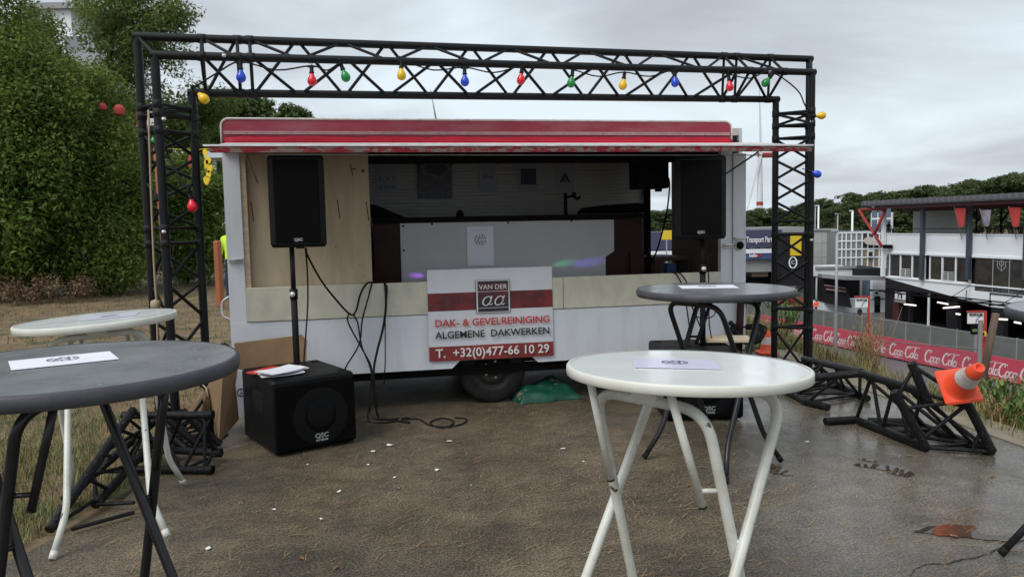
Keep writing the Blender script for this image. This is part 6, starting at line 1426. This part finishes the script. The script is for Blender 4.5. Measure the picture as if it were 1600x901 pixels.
# ------------------------------------------------------------------ vegetation
def leaf_cloud(name, centers, crad, per, size, mname, flat=1.0, upbias=.6):
    """leaf faces in clumps; centres (n,3)"""
    n = len(centers) * per
    c = np.repeat(centers, per, 0); o = rng.normal(0, 1, (n, 3)); o /= np.linalg.norm(o, axis=1)[:, None] + 1e-9; o *= (rng.uniform(0, 1, n) ** .5)[:, None]
    cr_ = np.repeat(np.broadcast_to(crad, (len(centers),)), per); p = c + o * cr_[:, None] * np.array([1, 1, flat])
    nrm = o * .8 + rng.normal(0, .6, (n, 3)) + np.array([0, 0, upbias]); nrm /= np.linalg.norm(nrm, axis=1)[:, None] + 1e-9
    a = np.cross(nrm, rng.normal(0, 1, (n, 3))); a /= np.linalg.norm(a, axis=1)[:, None] + 1e-9; b = np.cross(nrm, a)
    s = rng.uniform(.6, 1.3, n)[:, None] * size
    v = np.stack([p - a * s, p - b * s * .42 + nrm * s * .12, p + a * s, p + b * s * .42 + nrm * s * .12], 1).reshape(-1, 3)
    me = bpy.data.meshes.new(name); me.vertices.add(4 * n); me.vertices.foreach_set('co', v.astype(np.float32).reshape(-1)); me.loops.add(4 * n); me.loops.foreach_set('vertex_index', np.arange(4 * n, dtype=np.int32))
    me.polygons.add(n); me.polygons.foreach_set('loop_start', (np.arange(n) * 4).astype(np.int32)); me.update(calc_edges=True); me.materials.append(M[mname]); return me
def lobes_to_clumps(lobes, dens, shell=(.55, 1.0)):
    out_ = []
    for (x, y, z, rx, ry, rz) in lobes:
        n = max(4, int(dens * (rx * ry + ry * rz + rx * rz)))
        o = rng.normal(0, 1, (n, 3)); o /= np.linalg.norm(o, axis=1)[:, None]; o *= rng.uniform(*shell, n)[:, None]; out_.append(np.array([x, y, z]) + o * np.array([rx, ry, rz]))
    c = np.concatenate(out_); return c[c[:, 2] > .12]
def branchy(b, h, r_, seed, tips, base=(0, 0, 0)):
    rr = random.Random(seed); base = Vector(base)
    b.tube([base + Vector((0, 0, -.1)), base + Vector((rr.uniform(-.1, .1), rr.uniform(-.1, .1), h * .35)), base + Vector((rr.uniform(-.2, .2), rr.uniform(-.2, .2), h * .75))], [r_, r_ * .75, r_ * .4], 9)
    for t_ in tips:
        t_ = Vector(t_); s = base + Vector((0, 0, h * rr.uniform(.25, .65))); m_ = s.lerp(t_, .5) + Vector((0, 0, .25)); b.tube([s, m_, t_], [r_ * .4, r_ * .25, r_ * .08], 6)
def tree(name, label, base, lobes, h, r_, mname, dens, crad, per, size, seed, cat='tree', group=None, bark='bark', flat=1.0, shell=(.55, 1)):
    t = thing(name, label, cat, base, group=group)
    b = MB(); branchy(b, h, r_, seed, [(l[0], l[1], l[2]) for l in lobes]); b.build('trunk', bark, t, world=False)
    c = lobes_to_clumps(lobes, dens, shell); link('crown', leaf_cloud('crown', c, crad, per, size, mname, flat), t); return t
def build_trees():
    # dense broadleaf trees at the left, foliage down to the ground
    tree('broadleaf_tree', 'dense dark green broadleaf tree filling the left edge of the photo', (-13.2, 19.2, 0),
         [(0, 0, 2.3, 2.4, 1.8, 1.9), (-1.6, -.4, 4.4, 2.3, 1.8, 2.0), (.9, -.2, 4.6, 2.0, 1.7, 1.8), (-.6, .2, 6.6, 2.2, 1.8, 1.7), (-2.2, 0, 8.0, 2.2, 1.8, 2.2), (1.6, -.6, 2.9, 1.4, 1.3, 1.3), (-.6, .4, 9.3, 1.5, 1.4, 1.4), (-3.2, 0, 2.6, 2.2, 1.7, 2.2), (1.8, -.3, 4.8, 1.1, 1.0, .9)], 8.5, .28, 'leaf_oak', 15, .56, 190, .066, 1, shell=(.70, 1.1))
    tree('broadleaf_tree', 'rounded green tree reaching the ground left of the truss column', (-10.9, 20.3, 0),
         [(0, 0, 1.7, 1.5, 1.3, 1.5), (-.7, -.3, 3.4, 1.4, 1.3, 1.4), (.55, -.1, 3.2, 1.0, 1.1, 1.2), (-.3, 0, 4.7, 1.2, 1.2, 1.1), (.5, -.5, 1.2, .9, .9, 1.0), (-1.6, -.4, 1.9, 1.2, 1.1, 1.5)], 5, .18, 'leaf_bush', 21, .46, 165, .060, 2, shell=(.70, 1.1))
    tree('broadleaf_tree', 'airy tall tree behind the dense one with sky between its leaves', (-15.6, 30, 0),
         [(.9, 0, 9.6, 1.8, 1.7, 1.4), (1.7, 0, 8.2, 1.8, 1.5, 1.1), (-1.6, 0, 7.0, 1.4, 1.4, 1.0), (2.6, .2, 9.7, 1.4, 1.2, .8), (.4, 0, 6.2, 2.4, 1.6, 1.3), (-.4, 0, 4.0, 2.2, 1.6, 1.5), (1.4, .2, 11.0, 1.2, 1.0, .7), (-2.1, 0, 9.4, .75, .7, 1.0), (-1.5, 0, 8.2, .8, .7, .7)], 10.5, .22, 'leaf_birch', 12, .50, 75, .080, 3, shell=(.3, 1.1))
    tree('broadleaf_tree', 'olive green tree whose crown shows through the arch corner', (-14.2, 33, 0),
         [(0, 0, 6.0, 1.8, 1.5, 1.2), (1.4, 0, 6.9, 1.4, 1.3, .8), (-.4, 0, 4.0, 2.0, 1.5, 1.5), (1.5, 0, 3.6, 1.6, 1.4, 1.4)], 7, .18, 'leaf_birch', 18, .45, 54, .085, 4, shell=(.3, 1))
    # shrubs right of the left column
    tree('shrub', 'light green shrub with pale flowers between the column and the caravan', (-9.1, 22.5, 0), [(0, 0, 1.2, .9, .8, 1.2), (-.5, 0, 2.3, .8, .8, .9), (.3, 0, 2.7, .7, .7, .7)], 3, .06, 'leaf_bush', 60, .3, 46, .07, 5, 'shrub')
    tree('shrub', 'green shrub seen through the bars of the left column', (-10.1, 24, 0), [(0, 0, 1.4, 1.1, .9, 1.4), (.2, 0, 3.0, .9, .8, 1.0), (-.6, 0, 2.4, .8, .8, 1.0)], 4, .07, 'leaf_bush', 54, .32, 46, .075, 6, 'shrub')
    tree('shrub', 'dark shrub tight behind the left caravan corner', (-7.9, 25, 0), [(0, 0, 1.4, 1.0, .8, 1.4), (.3, 0, 3.0, .9, .8, .9)], 4, .07, 'leaf_oak', 54, .32, 46, .075, 7, 'shrub')
    t = thing('flower_bed', 'low brown faded hydrangea bed at the foot of the left tree', 'shrub', (-11.7, 17.6, 0))
    c = lobes_to_clumps([(x * .55 - 1.2, (x % 3) * .2, .28, .42, .4, .32) for x in range(6)], 60); link('leaves', leaf_cloud('leaves', c, .16, 30, .04, 'leaf_brown'), t)
    for k, (x, z) in enumerate(((-.55, .62), (.1, .60), (-.3, .36), (-1.0, .5))):
        b = MB(); b.lathe([(0, .07), (.06, .05), (.075, 0), (.05, -.05), (0, -.06)], 10, 0, Matrix.Translation((x, -.35, z))); b.build('flower_head', 'flower_pale', t, world=False)
    t = thing('chain_fence', 'dark wire fence in the shade under the left tree', 'fence', (-13.5, 20.6, 0)); b = MB()
    for k in range(5): bar('post', (-15.5 + k * 1.6, 20.6, 0), (-15.5 + k * 1.6, 20.6, 1.5), .03, 'fence_wire', t)
    b = MB()
    for k in range(46): b.tube([(-15.5 + k * .14, 20.6, .05), (-15.5 + k * .14 + .3, 20.6, 1.5)], .004, 3, cap=False); b.tube([(-15.5 + k * .14 + .3, 20.61, .05), (-15.5 + k * .14, 20.61, 1.5)], .004, 3, cap=False)
    o = b.build('wire_mesh', 'fence_wire', t); o['kind'] = 'stuff'
    # pines behind the caravan's left end
    def pine(label, base, h, lobes, seed, mname='needle_pine', dens=26, crad=.55, per=60, size=.14, group='pines behind the caravan'):
        return tree('pine_tree', label, base, lobes, h, .2, mname, dens, crad, per, size, seed, 'tree', group, 'pine_bark', .55, (.2, 1))
    pine('dark pine with a flat crown above the left end of the caravan roof', (-16.6, 47, 0), 10, [(0, 0, 9.0, 2.3, 1.6, .8), (-1.3, 0, 7.2, 2.2, 1.6, 1.1), (1.6, 0, 8.0, 1.8, 1.4, .9), (.3, 0, 5.6, 2.4, 1.6, 1.3), (-2.6, 0, 8.4, 1.4, 1.2, .7)], 21)
    pine('small bushy pine top right of the flat crowned one', (-12.6, 46, 0), 9, [(0, 0, 8.0, 1.2, 1.1, .8), (.9, 0, 7.2, 1.2, 1.0, .7), (-.9, 0, 7.1, 1.2, 1.0, .8), (0, 0, 5.6, 1.7, 1.2, 1.2)], 22)
    pine('shaded pine trunk and crown between column and caravan', (-16.2, 42, 0), 8, [(0, 0, 6.6, 1.6, 1.3, 1.0), (.6, 0, 4.4, 1.5, 1.2, 1.4), (-.6, 0, 3.0, 1.4, 1.2, 1.6)], 23)
    # the far pine wood: three shapes, copied
    protos = []
    for k in range(4):
        rr = random.Random(50 + k); Ht = 14.0
        lob = [(rr.uniform(-1.6, 1.6), rr.uniform(-1, 1), Ht - rr.uniform(.6, 1.6), rr.uniform(1.6, 2.4), 1.6, rr.uniform(.7, 1.1))]
        for j in range(6): lob.append((rr.uniform(-2.4, 2.4), rr.uniform(-1.5, 1.5), Ht - rr.uniform(1.6, 7.0), rr.uniform(1.3, 2.6), 1.7, rr.uniform(.7, 1.3)))
        b = MB(); branchy(b, Ht, .24, k, [(l[0], l[1], l[2]) for l in lob]); tm_ = b.mesh('trunk', 'pine_bark')
        c = lobes_to_clumps(lob, 8, (.3, 1.1)); cm = leaf_cloud('crown', c, .65, 46, .19, 'needle_far', .5); protos.append((tm_, cm))
    under = leaf_cloud('undergrowth', np.stack([rng.uniform(-10, 150, 900), rng.uniform(165, 180, 900), LOW + rng.uniform(0, 9, 900) * rng.uniform(.4, 1, 900)], 1), 1.6, 22, .5, 'needle_far', .8)
    link('undergrowth', under, None, 'dense dark undergrowth below the far pine wood', 'undergrowth', None, 'stuff')
    rr = random.Random(4); spots = []
    for px, top, Y in [(1005, 338, 190), (1016, 330, 175), (1027, 336, 185), (1038, 328, 180), (1050, 332, 190), (1168, 330, 175), (1181, 334, 190), (1192, 326, 180), (1204, 331, 190), (1216, 325, 175), (1228, 327, 185), (1240, 322, 175), (1253, 318, 170), (1266, 316, 165), (1279, 313, 170), (1292, 311, 160),
                       (1302, 322, 150), (1324, 303, 140), (1343, 318, 150), (1358, 303, 146), (1376, 296, 140), (1392, 301, 150), (1404, 294, 140), (1420, 298, 150), (1436, 290, 138), (1452, 295, 148), (1468, 285, 136), (1484, 289, 146), (1500, 286, 138), (1516, 282, 146), (1532, 281, 134), (1545, 289, 150), (1556, 275, 130), (1570, 278, 140), (1584, 270, 128), (1598, 271, 138), (1616, 266, 128),
                       (1130, 334, 190), (1150, 335, 185), (1312, 318, 152), (1332, 320, 160), (1064, 336, 188), (1085, 333, 190), (1108, 336, 190)]:
        spots.append((px, top, Y))
    order = sorted(q[0] for q in spots)
    def nth(k): return f'{k}{"th" if 10 < k % 100 < 14 else {1: "st", 2: "nd", 3: "rd"}.get(k % 10, "th")}'
    def pine_label(px):
        k = order.index(px)
        if px < 1160: return f'pine of the far wood seen behind the caravan, {nth(k + 1)} from its left end'
        if px < 1290: return f'pine of the far wood behind the right truss column, {nth(k - sum(q < 1160 for q in order) + 1)} from the caravan'
        return f'pine of the far wood above the grandstand roof, {nth(len(order) - k)} from the right end'
    for i, (px, top, Y) in enumerate(spots):
        p = AT(px, top, Y); s = (p.z - LOW) / 14.0
        o = thing('pine_tree', pine_label(px), 'tree', (p.x, Y, LOW), rr.uniform(0, 6.28), 'pines of the far wood'); sx = s * rr.uniform(.9, 1.15) * (1.15 if px > 1290 else 1.3); o.scale = (sx, sx, s)
        tm_, cm = protos[i % 4]; link('trunk', tm_, o); link('crown', cm, o)
build_trees()

def build_far_left():
    V = Vector; FB = facing_block
    t = thing('apartment_block', 'white building glimpsed behind the left tree crown', 'building', (AT(100, 100, 44).x, 44, 0))
    FB(t, 30, 10, 138, 440, 44, 9, 'wall', 'far_white'); FB(t, 26, 5, 141, 12, 43.7, 9.5, 'roof_edge', 'far_grey')
    for (x0, y0, x1, y1) in ((50, 30, 68, 62), (98, 55, 130, 80), (50, 85, 68, 110), (98, 100, 130, 125)):
        w_ = FB(t, x0, y0, x1, y1, 43.85, .16, 'window', 'far_white'); FB(t, x0 + 2, y0 + 2, x1 - 2, y1 - 2, 43.8, .06, 'pane', 'glass_grey', w_)
    t = thing('shop_sign', 'small red and white sign behind the left truss column', 'sign', (AT(225, 185, 26).x, 26, 0)); FB(t, 212, 174, 221, 196, 26, .1, 'red_board', 'far_red'); FB(t, 221.2, 174, 242, 196, 26, .1, 'white_board', 'print_white'); FB(t, 230, 196.3, 232, 440, 26.1, .06, 'mast', 'pole_grey')
    for i, (x, y, w_) in enumerate(((160, 166, 12), (186, 171, 17))):
        b = MB(); p = AT(x, y, 19.6); r_ = w_ / 2 / F_PX * 19.6
        b.lathe([(0, r_ * .9), (r_ * .6, r_ * .7), (r_, 0), (r_ * .8, -r_ * .6), (r_ * .9, -r_ * 1.0), (0, -r_ * 1.0)], 14, 0, Matrix.Translation(p)); single(b, 'red_lantern', 'flag_red', ('smaller red lantern among the leaves of the left tree', 'larger red lantern hanging among the leaves near the column')[i], 'lantern', p)
    # orange ladder and tan rope in the left column
    a, c = AT(243, 205, 6.3), AT(262, 560, 6.3); 
    t = thing('ladder', 'orange ladder standing behind the left truss column', 'ladder', (c.x, 6.3, 0)); o_ = V((-.13, .27, 0))
    for s in (V((0, 0, 0)), o_): bar('rail', V((c.x + .06, 6.3, 0)) + s, a + s, .022, 'ladder_orange', t, 6)
    for k in range(11):
        s = (k + .5) / 11; p = V((c.x + .06, 6.3, 0)).lerp(a, s); bar('rung', p, p + o_, .012, 'ladder_orange', t, 6)
    pts = [AT(232, 172, 5.55), AT(236, 300, 5.56), AT(241, 420, 5.57), AT(245, 480, 5.57), AT(247, 560, 5.58)]
    b = MB(); b.tube(spline(pts, 4), .008, 6); b.lathe([(0, .04), (.03, .03), (.035, 0), (.03, -.03), (0, -.04)], 10, 0, Matrix.Translation(AT(243, 476, 5.52))); single(b, 'rope', 'rope_tan', 'tan rope tied down the left truss column', 'rope', pts[-1])
    # yellow ribbon and pink bunting by the caravan, orange board
    b = MB(); rr = random.Random(8); L_ = [AT(x, y, 14) for x, y in ((321, 238), (325, 250), (322, 256), (327, 263), (326, 272), (322, 281))]
    for k, q in enumerate(L_):
        pts = [q + V((.055 * math.cos(a_) * rr.uniform(.6, 1.2), 0, .085 * math.sin(a_) * rr.uniform(.6, 1.2))) for a_ in [2 * math.pi * i / 9 for i in range(9)]]
        b.prism(pts, (rr.uniform(-.02, .02), .012 + .004 * k, 0))
    b.tube([AT(262, 232, 20), AT(300, 235, 15.5), L_[0] + V((0, 0, .06)), AT(352, 234, 13)], .006, 5); b.tube([L_[0] + V((0, 0, .06)), L_[-1]], .004, 5)
    single(b, 'streamer', 'ribbon_yellow', 'bright yellow streamer hanging left of the caravan', 'streamer', L_[-1])
    b = MB(); p = AT(296, 237, 14); b.prism([p, p + V((.10, 0, .0)), p + V((.14, 0, -.28)), p + V((-.06, 0, -.25))], (0, .02, 0)); single(b, 'bunting_flag', 'flag_red', 'faded red bunting flag between the column bars', 'flag', p)
    q = AT(340, 395, 16); b = MB(); b.bevbox((q.x - .05, 15.9, 0), (q.x + .06, 16.1, AT(340, 376, 16).z), .02); single(b, 'orange_post', 'ladder_orange', 'orange wooden post near the person in yellow', 'post', (q.x, 16, 0))
    a, c = AT(318, 236, 26), AT(352, 246, 26); b = MB(); b.bbox((a.x, 26, c.z), (c.x + 3, 29, a.z)); b.bbox((a.x + .2, 26.2, 0), (a.x + .3, 26.3, c.z)); b.bbox((c.x + 2.6, 26.2, 0), (c.x + 2.7, 26.3, c.z)); single(b, 'shelter', 'far_white', 'pale flat shelter roof just left of the caravan', 'shelter', (a.x, 26, 0))
build_far_left()
